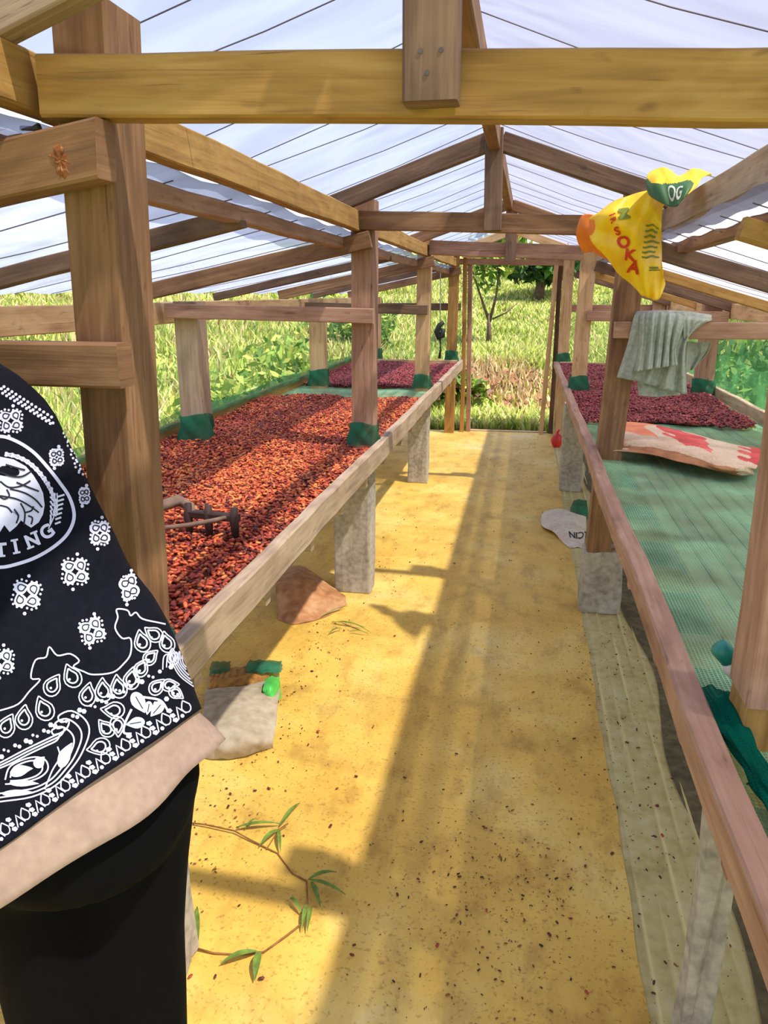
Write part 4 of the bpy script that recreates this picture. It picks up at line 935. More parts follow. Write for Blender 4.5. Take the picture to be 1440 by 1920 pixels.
def fit_edge(curve, zc, lo0, hi0):
    """height of an edge round the body: follows the outline in view at the back, level round the front"""
    def yline(x):
        for (a, b), (c, d) in zip(curve, curve[1:]):
            if x <= c: return b + (d - b) * (x - a) / (c - a)
        return curve[-1][1]
    zz = []
    for i in range(NT):
        t = 2 * PI * i / NT
        if math.sin(t) < -0.05 or math.cos(t) < -0.75: zz.append(None); continue
        lo, hi = lo0, hi0
        for _ in range(24):
            z = (lo + hi) / 2; x, y = proj(torso(z, t)); lo, hi = (z, hi) if y > yline(x) else (lo, z)
        zz.append(lo)
    zz = [zc if z is None else z for z in zz]
    for _ in range(5): zz = [(zz[i - 1] + 2 * zz[i] + zz[(i + 1) % NT]) / 4 for i in range(NT)]
    return zz
HEMZ = fit_edge([(-400, 1800), (-300, 1755), (0, 1594), (130, 1494), (250, 1415), (330, 1362), (380, 1326)], 0.93, 0.865, 1.02)
CREZ = fit_edge([(-400, 1890), (-300, 1850), (0, 1718), (100, 1652), (180, 1602), (250, 1560), (300, 1512), (335, 1455), (385, 1415), (410, 1385)], 0.875, 0.80, 0.96)
def lookup(zz, t):
    k = (t / (2 * PI) * NT) % NT; i = int(k) % NT; return zz[i] + (zz[(i + 1) % NT] - zz[i]) * (k - int(k))
def hem_z(t): return lookup(HEMZ, t)
def shirt_pt(u, v):
    t = 2 * PI * u; z0 = hem_z(t); return torso(z0 + (1.492 - z0) * v, t)
sv = [shirt_pt(i / NT, j / NZ) for j in range(NZ + 1) for i in range(NT)]
sf = [(j * NT + i, (j + 1) * NT + i, (j + 1) * NT + (i + 1) % NT, j * NT + (i + 1) % NT) for j in range(NZ) for i in range(NT)]
# sleeves: right arm reaches forward over the bench, left arm too
SHR = axis(1.345) + SV * 0.058 - NV * 0.05; SHL = axis(1.375) - SV * 0.12 - NV * 0.03
HANDR = Vector((-0.985, 1.56, 1.10)); HANDL = Vector((-0.965, 1.40, 1.17))
ELR = SHR.lerp(HANDR, 0.5) + Vector((0.0, -0.04, -0.07)); ELL = SHL.lerp(HANDL, 0.5) + Vector((-0.10, -0.02, -0.10))
def ring_pts(pts, rad, seg, fl=0.0):
    return tube_geo(pts, rad, seg, cap=False)
base_n = len(sv)
for SH, EL, k in ((SHR, ELR, 1), (SHL, ELL, -1)):
    d = (EL - SH).normalized(); off = SV * (0.012 if k > 0 else 0)
    v, f = tube_geo([SH - d * 0.03, SH + off, SH + d * 0.07 + off, SH + d * 0.15 + off], [0.02, 0.070, 0.072, 0.075], 28, cap=False)
    n0 = len(sv); sv += v; sf += [tuple(q + n0 for q in fc) for fc in f]
shirt = mesh_obj('t_shirt', sv, sf, BLACKCL, per, True); shirt['label'] = 'black shirt with white paisley print and round emblem'
sm = shirt.modifiers.new('thick', 'SOLIDIFY'); sm.thickness = 0.003; sm.offset = -1
bvh = BVHTree.FromPolygons(sv, sf)
def smooth_path(pts, closed=False, n=5):
    out = []; m = len(pts)
    for i in range(m if closed else m - 1):
        P = [pts[(i + d) % m] if closed else pts[min(max(i + d, 0), m - 1)] for d in (-1, 0, 1, 2)]
        for k in range(n):
            t = k / n
            out.append(tuple(0.5 * (2 * P[1][c] + (P[2][c] - P[0][c]) * t + (2 * P[0][c] - 5 * P[1][c] + 4 * P[2][c] - P[3][c]) * t * t + (3 * P[1][c] - P[0][c] - 3 * P[2][c] + P[3][c]) * t ** 3) for c in (0, 1)))
    return out if closed else out + [pts[-1]]
def drop(cx, cy, L, ang, fat=0.34, bend=0.25, n=18):
    """teardrop outline, round end at -ang, curled tip towards ang (degrees, photo frame)"""
    a = math.radians(ang); o = []
    for i in range(n):
        t = 2 * PI * i / n; x = math.cos(t); wd = math.sin(t) * (1 - 0.62 * max(0, x) - 0.1 * x) * fat * 2
        y = wd + bend * max(0, x) ** 2; x *= 0.5 * 2
        o.append((cx + L / 2 * (x * math.cos(a) - y * math.sin(a)), cy + L / 2 * (x * math.sin(a) + y * math.cos(a))))
    return o
PW = flat_mat('print_white', lin((212, 212, 232)), 0.8); PK = flat_mat('print_black', lin((20, 20, 32)), 0.85)
w1, k1_ = Ink(0.0012, bvh, shirt), Ink(0.0018, bvh, shirt)
em = Ink(0.0012, bvh, shirt); ek = Ink(0.0018, bvh, shirt)
# round emblem
RING = [(0, 819), (30, 828), (60, 847), (86, 874), (112, 907), (130, 935), (138, 968), (128, 998), (105, 1022), (70, 1044), (35, 1057), (0, 1064)]
em.line(smooth_path(RING + [(-x, y) for x, y in reversed(RING[1:-1])], closed=True), 7.5, closed=True)
disc = [(0, 857), (25, 862), (48, 875), (62, 892), (72, 908), (80, 925), (83, 948), (80, 965), (72, 980), (58, 990), (50, 985), (45, 968), (40, 975), (30, 988), (18, 998), (8, 985), (0, 998)]
disc = disc + [(-x, y) for x, y in reversed(disc[1:-1])]
em.fill(disc)
for pth in ([(0, 886), (20, 893), (40, 894), (58, 884)], [(0, 903), (16, 914), (38, 912), (56, 902)], [(12, 918), (17, 930), (8, 936), (0, 932)], [(18, 917), (46, 925), (66, 938), (78, 952)], [(0, 930), (30, 936), (56, 950), (72, 962)],
            [(38, 944), (46, 962), (44, 986)], [(46, 962), (58, 958), (62, 950)], [(10, 872), (30, 878), (46, 882)], [(30, 905), (52, 914), (72, 922)], [(0, 948), (14, 952), (22, 962)], [(52, 968), (60, 972), (58, 984)], [(26, 955), (34, 968), (30, 982)]):
    for sg in (1, -1): ek.line(smooth_path([(sg * x, y) for x, y in pth]), 3.6, 5)
for i in range(15):          # laurel leaves
    t = math.radians(-82 + i * 6.6); x, y = 104 * math.cos(t), 946 + 94 * math.sin(t); x *= 1 - 0.10 * math.sin(-2 * t) if t < 0 else 1
    for sg in (1, -1):
        for dd in (-28, 34): em.fill(drop(sg * x, y, 14, math.degrees(math.atan2(math.sin(t), sg * math.cos(t))) + sg * (90 + dd), 0.25, 0, 8))
for i in range(7):
    y = 928 + i * 8.5
    em.line([(107 - i * 0.8, y + 4), (120 - i * 1.2, y)], 4.2); em.line([(102 - i * 1.4, y + 4), (93 + i * 0.2, y - 5)], 4)
em.line(smooth_path([(90, 992), (100, 970), (106, 945), (106, 925)]), 2.5)
for ch, cx, cy, an in (('T', 2, 1031, -5), ('I', 29, 1025, -11), ('N', 60, 1013, -22), ('G', 87, 997, -36)):
    letter_ink(em, ch, cx, cy, 25, an)
    dx, dy = math.cos(math.radians(an)), math.sin(math.radians(an)); ux, uy = dy, -dx
    feet = {'I': [(0, -12), (0, 12)], 'T': [(0, -12)], 'N': [(-8, -12), (8, 12)]}.get(ch, [])
    for fx, fy in feet: em.line([(cx + dx * (fx - 7) + ux * fy, cy + dy * (fx - 7) + uy * fy), (cx + dx * (fx + 7) + ux * fy, cy + dy * (fx + 7) + uy * fy)], 4.5)
em.done('emblem_print', PW); ek.done('emblem_lines', PK)
# small flower clusters
for cx, cy, r, sq in ((20, 790, 25, 1), (105, 858, 18, .8), (157, 930, 17, .6), (186, 1000, 26, .8), (140, 1072, 29, 1), (50, 1115, 31, 1), (241, 1102, 28, .6), (172, 1183, 28, .95), (3, 1240, 27, 1), (-70, 1180, 28, 1), (-110, 1060, 28, 1), (-60, 760, 25, 1)):
    rot = (cx * 7) % 40 - 20
    for k in range(4):
        a = 45 + 90 * k + rot; ca, sa = math.cos(math.radians(a)), math.sin(math.radians(a))
        px_, py_ = cx + r * .52 * ca * sq, cy + r * .52 * sa
        w1.fill([(cx + (x - cx) * 1, y) for x, y in drop(px_, py_, r * 0.95, a + 100, 0.42, 0.3)])
        k1_.line([(px_ + (x - px_) * .52, py_ + (y - py_) * .52) for x, y in drop(px_, py_, r * 0.95, a + 100, 0.42, 0.3)], 2.6, 6, True)
        for q in range(5):
            b = math.radians(a - 70 + q * 35); w1.dot(px_ + r * .48 * math.cos(b) * sq, py_ + r * .48 * math.sin(b), 2.6, 5)
    w1.dot(cx + 4, cy - r * 1.12, 3.5, 6); w1.dot(cx - 4, cy + r * 1.15, 3.5, 6)
# border outline
w1.line(smooth_path([(-60, 1352), (-25, 1338), (0, 1332), (34, 1320), (55, 1296), (75, 1274), (58, 1271), (66, 1238), (86, 1232), (92, 1213), (107, 1229), (131, 1226), (148, 1239), (137, 1250), (156, 1259), (174, 1265), (211, 1261), (232, 1244), (244, 1226), (244, 1198), (228, 1197), (215, 1178), (220, 1158), (218, 1143), (238, 1145), (244, 1155), (254, 1149), (266, 1161), (301, 1169), (330, 1176)], n=4), 3.4, 6)
for cx, cy, L, a in ((98, 1284, 44, -75), (133, 1268, 46, -130), (163, 1302, 44, -95), (192, 1294, 44, -110), (220, 1288, 44, -115), (245, 1272, 42, -95), (264, 1252, 36, -75), (281, 1232, 34, -60), (264, 1203, 42, 240), (286, 1190, 38, 200), (293, 1287, 36, -60), (318, 1284, 32, -20), (330, 1300, 30, 20),
                     (12, 1360, 46, -80), (44, 1345, 46, -100), (81, 1329, 48, -130), (211, 1333, 44, 170), (197, 1366, 38, 215), (221, 1362, 38, 70), (185, 1402, 44, 150), (-30, 1378, 46, -80), (310, 1205, 40, 240), (322, 1232, 30, 250)):
    d = drop(cx, cy, L, a, 0.36, 0.35); w1.line(d, 3.0, 6, True)
    w1.line([(cx + (x - cx) * .62, cy + (y - cy) * .62) for x, y in d], 3.6, 5, True); w1.dot(cx - 3, cy + 6, 2.6, 6)
def concentric(pts, cen, sc, w):
    for q in sc: w1.line(smooth_path([(cen[0] + (x - cen[0]) * q, cen[1] + (y - cen[1]) * q) for x, y in pts], n=4), w, 7)
SW = [(-90, 1462), (-40, 1446), (0, 1430), (46, 1406), (92, 1384), (122, 1369), (129, 1352), (114, 1354), (110, 1342), (134, 1333), (160, 1350), (167, 1375), (152, 1415), (131, 1445), (104, 1473), (60, 1494), (0, 1503), (-60, 1512)]
concentric(SW, (66, 1438), (1.0, 0.86, 0.72), 3.6)
concentric([(10, 1462), (20, 1436), (58, 1420), (84, 1424), (90, 1442), (74, 1458), (40, 1468), (10, 1470)], (48, 1446), (1.0, 0.75), 3.6)
w1.fill(drop(122, 1415, 52, -70, 0.22, 0.2)); w1.fill(drop(40, 1444, 44, -20, 0.24, 0.2)); w1.fill(drop(74, 1428, 26, -60, 0.4, 0.3)); w1.fill(drop(46, 1468, 56, 0, 0.12, 0.05)); w1.fill(drop(34, 1486, 60, -4, 0.10, 0.05))
w1.line(smooth_path([(84, 1480), (98, 1445), (112, 1420), (108, 1400)]), 3.2)
for q in range(7):           # striped swirl near the right edge
    w1.line(smooth_path([(304 + q * 7, 1256 - q * 4), (306 + q * 7, 1232 - q * 2), (316 + q * 5, 1228 - q), (322 + q * 4, 1244), (336 + q * 4, 1268 - q * 2), (362 + q * 2, 1288 - q * 3)], n=4), 2.8, 6)
for cx, cy, L, a in ((260, 1318, 44, 60), (293, 1330, 36, 130), (253, 1356, 36, 170), (277, 1328, 26, 100)):
    w1.fill(drop(cx, cy, L, a, 0.3, 0)); k1_.line([(cx - L * .3 * math.cos(math.radians(a)), cy - L * .3 * math.sin(math.radians(a))), (cx + L * .3 * math.cos(math.radians(a)), cy + L * .3 * math.sin(math.radians(a)))], 2)
w1.line(smooth_path([(248, 1305), (272, 1308), (300, 1314), (313, 1332)]), 5); w1.line(smooth_path([(246, 1330), (234, 1356), (232, 1374), (246, 1376)]), 5)
for i in range(44):
    q = (i * 0.618) % 1; x = -30 + 370 * q; y0 = 1345 - 0.36 * x + 40; y = y0 + ((i * 0.377) % 1) * 62 - 20
    w1.dot(x, y, 3.0 + (i % 3), 6)
# hem strip: two rows of little drops and diamonds
HA, HB = (-60, 1633), (372, 1334)
ux, uy = (HB[0] - HA[0]), (HB[1] - HA[1]); LL = math.hypot(ux, uy); ux /= LL; uy /= LL; nx2, ny2 = uy, -ux
for i in range(34):
    x, y = HA[0] + ux * (8 + i * 15.2), HA[1] + uy * (8 + i * 15.2) - 9 * math.sin(PI * i / 33)
    a = math.degrees(math.atan2(uy, ux))
    if i % 3 == 0: w1.line(drop(x + nx2 * 22, y + ny2 * 22, 24, a - 90, 0.36, 0.1, 12), 3, 6, True)
    elif i % 3 == 1:
        for e in (10, 20, 31): w1.fill([(x + nx2 * e + 6 * math.cos(t), y + ny2 * e + 5 * math.sin(t)) for t in (0, 1.3, 2.6, 3.6, 5)])
    else:
        w1.line([(x - ux * 9 + nx2 * 8, y - uy * 9 + ny2 * 8), (x + nx2 * 30, y + ny2 * 30), (x + ux * 9 + nx2 * 10, y + uy * 9 + ny2 * 10)], 3, 6); w1.dot(x + nx2 * 10, y + ny2 * 10, 4, 6)
for i in range(40):         # specks of the printed sleeve and shoulder border
    q = i / 39; x = 2 + 96 * q; y = 728 + 62 * q + 8 * math.sin(i * 2.1); w1.dot(x, y + 2, 3.2, 5)
for i in range(26):
    q = i / 25; w1.dot(120 + 30 * q + 5 * math.sin(i * 2.6), 806 + 84 * q, 2.6, 5)
w1.done('paisley_print', PW); k1_.done('print_centres', PK)
# cream undershirt showing below the hem
def cream_pt(u, v):
    t = 2 * PI * u; z1 = hem_z(t) + 0.03; z0 = lookup(CREZ, t); z = z0 + (z1 - z0) * v
    a, b = row_at(z); c, s_ = math.cos(t), math.sin(t); rr = 1.0 + 0.035 * (1 - v)
    return axis(z) + SV * ((a * (1.12 if c < 0 else 1) - 0.009 + 0.022 * max(0, (0.62 - v) / 0.62) ** 1.2) * c) + NV * ((b - 0.010 + 0.014 * max(0, 0.62 - v) + 0.003 * math.sin(7 * t) * max(0, 0.6 - v)) * s_)
us = grid_obj('undershirt_hem', cream_pt, 96, 10, CREAM, per, thick=0.003); us['label'] = 'cream cloth showing below the black shirt'
# trousers: hips and two legs fitted to the outline in view, one continuous surface
LEGC = Vector((-0.645, 0.885, 0))
def leg_fit(z, r, xt):
    lo, hi = -0.05, 0.2
    for _ in range(24):
        m_ = (lo + hi) / 2; c = LEGC + SV * m_ + Vector((0, 0, z)); mx_ = max(proj(c + Vector((r * math.cos(t), r * math.sin(t), 0)))[0] for t in np.linspace(0, 2 * PI, 24))
        lo, hi = (lo, m_) if mx_ > xt else (m_, hi)
    return lo
def mk_trousers():
    vs, fs = [], []
    def loft(rows):
        n0 = len(vs); seg = 24
        for c, a, b in rows:
            for k in range(seg):
                t = 2 * PI * k / seg; vs.append(c + SV * a * math.cos(t) + NV * b * math.sin(t))
        for j in range(len(rows) - 1):
            for k in range(seg): fs.append((n0 + j * seg + k, n0 + (j + 1) * seg + k, n0 + (j + 1) * seg + (k + 1) % seg, n0 + j * seg + (k + 1) % seg))
        fs.append(tuple(n0 + k for k in range(seg))); fs.append(tuple(n0 + (len(rows) - 1) * seg + k for k in reversed(range(seg))))
    loft([(axis(z), row_at(max(z, 0.86))[0] * f - 0.02, 0.165 * f) for z, f in ((0.99, 0.95), (0.93, 0.98), (0.87, 0.97), (0.82, 0.86), (0.775, 0.66))])
    zs_ = [(0.86, 0.105, 372), (0.78, 0.100, 362), (0.68, 0.092, 352), (0.56, 0.086, 346), (0.44, 0.080, 350), (0.30, 0.076, 352), (0.16, 0.074, 350), (0.07, 0.076, 350)]
    rr = [(LEGC + SV * leg_fit(z, r, xt) + Vector((0, 0, z)), r, r * 1.05) for z, r, xt in zs_]
    loft(rr)
    loft([(Vector((2 * (LEGC.x + 0.0) - c.x + SV.x * -0.015, 2 * LEGC.y - c.y + SV.y * -0.015, c.z)), a, b) for c, a, b in rr])
    return vs, fs, rr
tv, tf, LEGR = mk_trousers()
tr = mesh_obj('trousers', tv, tf, TROU, per, True)
rm = tr.modifiers.new('remesh', 'REMESH'); rm.mode = 'VOXEL'; rm.voxel_size = 0.012; rm.use_smooth_shade = True
sm2 = tr.modifiers.new('smooth', 'SMOOTH'); sm2.iterations = 6
# body under the clothes: torso, head, arms and hands as one continuous surface
def mk_body():
    vs, fs = [], []
    def add(v, f):
        n0 = len(vs); vs.extend(v); fs.extend(tuple(q + n0 for q in fc) for fc in f)
    add(*tube_geo([axis(0.98), axis(1.1), axis(1.25), axis(1.36), axis(1.41), axis(1.44) - NV * 0.02], [0.13, 0.13, 0.125, 0.115, 0.09, 0.055], 20))
    neck = axis(1.43) - NV * 0.02; head = axis(1.60) - NV * 0.055 - SV * 0.03
    add(*tube_geo([neck, neck.lerp(head, 0.55)], [0.055, 0.052], 16))
    hv = []; hf = []; n1, n2 = 20, 14
    for j in range(n2 + 1):
        ph = PI * j / n2
        for i in range(n1):
            t = 2 * PI * i / n1; c, s_ = math.cos(t) * math.sin(ph), math.sin(t) * math.sin(ph)
            jaw = 1 - 0.22 * max(0, -math.cos(ph)) 
            hv.append(head + SV * 0.074 * c * jaw - NV * 0.094 * s_ + Vector((0, 0, 0.112 * math.cos(ph))))
    hf = [(j * n1 + i, j * n1 + (i + 1) % n1, (j + 1) * n1 + (i + 1) % n1, (j + 1) * n1 + i) for j in range(n2) for i in range(n1)]
    add(hv, hf)
    FW = -NV
    add(*tube_geo([head + FW * 0.085 + Vector((0, 0, 0.02)), head + FW * 0.112 + Vector((0, 0, -0.022)), head + FW * 0.092 + Vector((0, 0, -0.032))], [0.010, 0.016, 0.012], 10))      # nose
    add(*tube_geo([head + FW * 0.088 - SV * 0.022 + Vector((0, 0, -0.058)), head + FW * 0.096 + Vector((0, 0, -0.056)), head + FW * 0.088 + SV * 0.022 + Vector((0, 0, -0.058))], [0.006, 0.009, 0.006], 8))   # lips
    for k in (-1, 1): add(*tube_geo([head + SV * k * 0.072 + Vector((0, 0, 0.03)), head + SV * k * 0.082 + NV * 0.01, head + SV * k * 0.072 + Vector((0, 0, -0.03))], [0.010, 0.016, 0.009], 8))    # ears
    for SH, EL, HD in ((SHR, ELR, HANDR), (SHL, ELL, HANDL)):
        up = (EL - SH); fo = (HD - EL); wr = EL + fo * 0.90
        add(*tube_geo([SH - up * 0.15, SH + up * 0.1, SH + up * 0.6, EL, EL + fo * 0.3, wr], [0.05, 0.052, 0.045, 0.040, 0.040, 0.027], 16))
        d = fo.normalized(); hx = Vector((-0.25, 0.9, -0.2)).normalized(); side = d.cross(hx).normalized()
        pal = wr + d * 0.055 + side * 0.01
        add(*tube_geo([wr - d * 0.01, wr + d * 0.03, wr + d * 0.075], [0.027, 0.036, 0.034], 12))
        for q, (o_, L) in enumerate(((-0.030, 0.062), (-0.010, 0.070), (0.010, 0.066), (0.029, 0.052))):
            b0 = wr + d * 0.075 + hx * o_; c1 = b0 + d * L * 0.45 + side * 0.012; c2 = c1 + side * -0.022 + d * 0.018; c3 = c2 - side * 0.026 - d * 0.006
            add(*tube_geo([b0 - d * 0.02, b0, c1, c2, c3], [0.011, 0.0105, 0.0095, 0.0085, 0.007], 8))
        b0 = wr + d * 0.03 - hx * 0.034; add(*tube_geo([b0, b0 - hx * 0.018 + d * 0.022, b0 - hx * 0.012 + d * 0.044 - side * 0.022], [0.013, 0.011, 0.009], 8))
    return vs, fs, head
bv_, bf_, HEADC = mk_body()
body = mesh_obj('body', bv_, bf_, SKIN, per, True)
rb_ = body.modifiers.new('remesh', 'REMESH'); rb_.mode = 'VOXEL'; rb_.voxel_size = 0.006; rb_.use_smooth_shade = True
sb_ = body.modifiers.new('smooth', 'SMOOTH'); sb_.iterations = 3
def hairf(u, v):
    t = 2 * PI * u; ph = PI * 0.62 * v; front = max(0, -math.sin(t)); ph *= 1 - 0.42 * max(0, -math.sin(t))
    c, s_ = math.cos(t) * math.sin(ph), math.sin(t) * math.sin(ph); r = 1.0 + 0.02 * math.sin(t * 11)
    return HEADC + Vector((0, 0, 0.008)) + SV * 0.085 * r * c + NV * 0.106 * r * s_ + Vector((0, 0, 0.122 * math.cos(ph)))
grid_obj('hair', hairf, 40, 16, HAIRM, per, thick=0.004)
EYE = flat_mat('eye_dark', (0.02, 0.015, 0.012), 0.2)
for k in (-1, 1):
    v, f = tube_geo([HEADC - NV * 0.080 + SV * 0.030 * k + Vector((0, 0, 0.008)), HEADC - NV * 0.090 + SV * 0.030 * k + Vector((0, 0, 0.008)), HEADC - NV * 0.093 + SV * 0.030 * k + Vector((0, 0, 0.008))], [0.012, 0.010, 0.004], 12)
    mesh_obj('eye', v, f, EYE, per, True)
SHOEM = mottled('shoe_rubber', [(0.3, (30, 30, 32)), (0.7, (54, 52, 52))], 12, 0.7, 3, 0.1)
for k in (1, -1):
    c = LEGR[-1][0] if k > 0 else Vector((2 * LEGC.x - LEGR[-1][0].x - SV.x * .015, 2 * LEGC.y - LEGR[-1][0].y - SV.y * .015, 0.07))
    g = Vector((c.x, c.y, 0)); FW = -NV
    def shoe(u, v):
        t = 2 * PI * u; x = math.cos(t); l = FW * (0.055 + 0.135 * math.sin(t)) + SV * (0.046 + 0.006 * math.sin(t)) * x
        hgt = [0.004, 0.012, 0.045, 0.075, 0.082][min(4, int(v * 4.01))]; sc = [0.95, 1.03, 1.0, 0.78, 0.2][min(4, int(v * 4.01))]
        cen = FW * (0.055 - 0.04 * max(0, v - 0.4)); return g + cen + (l - FW * 0.055) * sc + Vector((0, 0, hgt * (1 - 0.35 * max(0, math.sin(t)) * v)))
    grid_obj('shoe', shoe, 28, 4, SHOEM, per)

# ------------------------------------------------------------------ twigs, fallen beans and crumbs on the floor
LEAFG = mottled('bamboo_leaf', [(0.3, (72, 96, 28)), (0.6, (116, 140, 48)), (0.8, (150, 164, 74))], 30, 0.6, 3, 0.1)
STEM = mottled('twig_bark', [(0.3, (110, 66, 24)), (0.7, (160, 108, 50))], 40, 0.8, 3, 0.2)
def leaf(name, base, tip, w, par, curl=0.012, mat=LEAFG):
    d = tip - base; side = Vector((-d.y, d.x, 0)).normalized(); vs, fs = [], []
    n = 7
    for i in range(n):
        t = i / (n - 1); wd = w * math.sin(PI * min(1, t * 0.93 + 0.05)) ** 0.8 * (1 - 0.35 * t); c = base.lerp(tip, t) + Vector((0, 0, 0.004 + curl * math.sin(PI * t)))
        vs += [c - side * wd + Vector((0, 0, 0.002)), c, c + side * wd + Vector((0, 0, 0.002))]
    for i in range(n - 1):
        for k in (0, 1): fs.append((i * 3 + k, i * 3 + k + 1, (i + 1) * 3 + k + 1, (i + 1) * 3 + k))
    return mesh_obj(name, vs, fs, mat, par, True)
tw = empty('bamboo_twig', zp(560, 1680, 0.004)); tag(tw, 'curved twig with narrow green leaves lying on the yellow floor', 'twig')
tube('stem', [zp(x, y, 0.010 + 0.006 * math.sin(i)) for i, (x, y) in enumerate(((340, 1541), (385, 1546), (440, 1558), (470, 1575), (520, 1600), (548, 1638), (575, 1652), (577, 1690), (570, 1728), (540, 1752), (495, 1785), (440, 1790), (400, 1787), (362, 1776)))], [0.0026] * 14, STEM, tw, 6)
tube('stem', [zp(500, 1592, 0.01), zp(522, 1556, 0.018), zp(540, 1544, 0.02)], 0.0022, STEM, tw, 6)
for a, b, w in (((444, 1554), (527, 1547), .008), ((525, 1550), (562, 1508), .008), ((521, 1558), (486, 1590), .009), ((522, 1556), (526, 1600), .007), ((578, 1652), (632, 1638), .009), ((578, 1652), (648, 1680), .008), ((584, 1656), (601, 1704), .009),
                ((576, 1696), (566, 1748), .007), ((584, 1702), (576, 1750), .007), ((544, 1686), (567, 1716), .007), ((369, 1776), (370, 1702), .010), ((482, 1786), (413, 1810), .010), ((486, 1786), (478, 1842), .012), ((460, 1556), (484, 1538), .005)):
    leaf('leaf', zp(*a, 0.012), zp(*b, 0.010), w, tw)
tw2 = empty('grass_sprig', zp(655, 1175, 0.004)); tag(tw2, 'small sprig of green blades on the floor below the second footing', 'twig')
for a, b, w in (((622, 1168), (684, 1178), .006), ((640, 1166), (692, 1186), .006), ((616, 1190), (640, 1180), .006), ((655, 1186), (690, 1190), .004), ((600, 1160), (652, 1138), .005)):
    leaf('leaf', zp(*a, 0.008), zp(*b, 0.010), w, tw2)
CR1 = tinted('crumb', 0.9)
def crumbs(name, label, pts, smin, smax):
    n = len(pts); x, y = pts[:, 0], pts[:, 1]; sz = nr.uniform(smin, smax, n) * nr.choice([0.5, 0.7, 1.0, 1.3], n)
    A, P = bean_xf(n, x, y, 0.007 + sz * 0.25, 1.0); A *= sz[:, None, None]
    pal = np.array([lin(c) for c in ((84, 52, 30), (112, 70, 36), (60, 40, 26), (136, 90, 50))]); C = np.concatenate([pal[nr.integers(0, 4, n)], np.ones((n, 1))], 1)
    co = np.einsum('nij,vj->nvi', A, BV) + P[:, None, :]; trr = BF[None] + (np.arange(n) * len(BV))[:, None, None]
    tag(tri_arrays(name, co.reshape(-1, 3), trr.reshape(-1, 3), CR1, tint=np.repeat(C, len(BV), 0)), label, 'crumbs', kind='stuff')
q1 = np.stack([np.clip(nr.normal(0.05, 0.28, 520), -0.9, 0.62), nr.uniform(0.9, 8.8, 520) ** 1.0], 1)
q2 = np.stack([nr.normal(-0.86, 0.10, 330), nr.uniform(1.5, 3.4, 330)], 1); q3 = np.stack([nr.normal(0.46, 0.09, 420), nr.uniform(1.1, 3.6, 420)], 1)
q4 = np.stack([nr.normal(0.02, 0.16, 420), nr.normal(1.75, 0.25, 420)], 1); q5 = np.stack([nr.normal(-0.74, 0.09, 120), nr.uniform(3.4, 6.4, 120)], 1)
crumbs('floor_crumbs', 'brown bean husks and crumbs littering the aisle floor', np.concatenate([q1, q2, q3, q4, q5]), 0.002, 0.0055)
spots = [(425, 1478), (432, 1488), (428, 1512), (442, 1532), (478, 1482), (504, 1478), (404, 1830), (357, 1830), (490, 1834), (784, 1648), (745, 1677), (820, 1772), (664, 1772), (660, 1790), (1030, 1752), (912, 1706), (790, 1578), (852, 1056), (712, 1062), (780, 1030),
         (1148, 1600), (1070, 1722), (1228, 1568), (1242, 1566), (1216, 1458), (1196, 1402), (1176, 1392), (1226, 1380), (1200, 1510), (1232, 1510), (1225, 1862), (1100, 1860), (620, 1548), (632, 1478), (668, 1455), (596, 1372), (578, 1396), (740, 1192), (585, 1258), (594, 1268)]
pr2 = None
for i, (x, y) in enumerate(spots):
    p = zp(x, y, 0.010); o = bpy.data.objects.new('fallen_bean', BMS[4]) if pr2 is None else pr2.copy(); pr2 = pr2 or o
    o.data = BMS[(4, 0, 4, 1)[i % 4]]; a = i * 2.4; sc = 0.0062 + 0.0012 * (i % 3); c_, s_ = math.cos(a), math.sin(a)
    o.matrix_world = Matrix(((c_ * sc, -s_ * sc * .6, 0, p.x), (s_ * sc, c_ * sc * .6, 0, p.y), (0, 0, sc * .5, p.z), (0, 0, 0, 1)))
    link(o); tag(o, 'dark dried bean fallen on the aisle floor', 'cocoa bean', 'beans fallen on the floor')

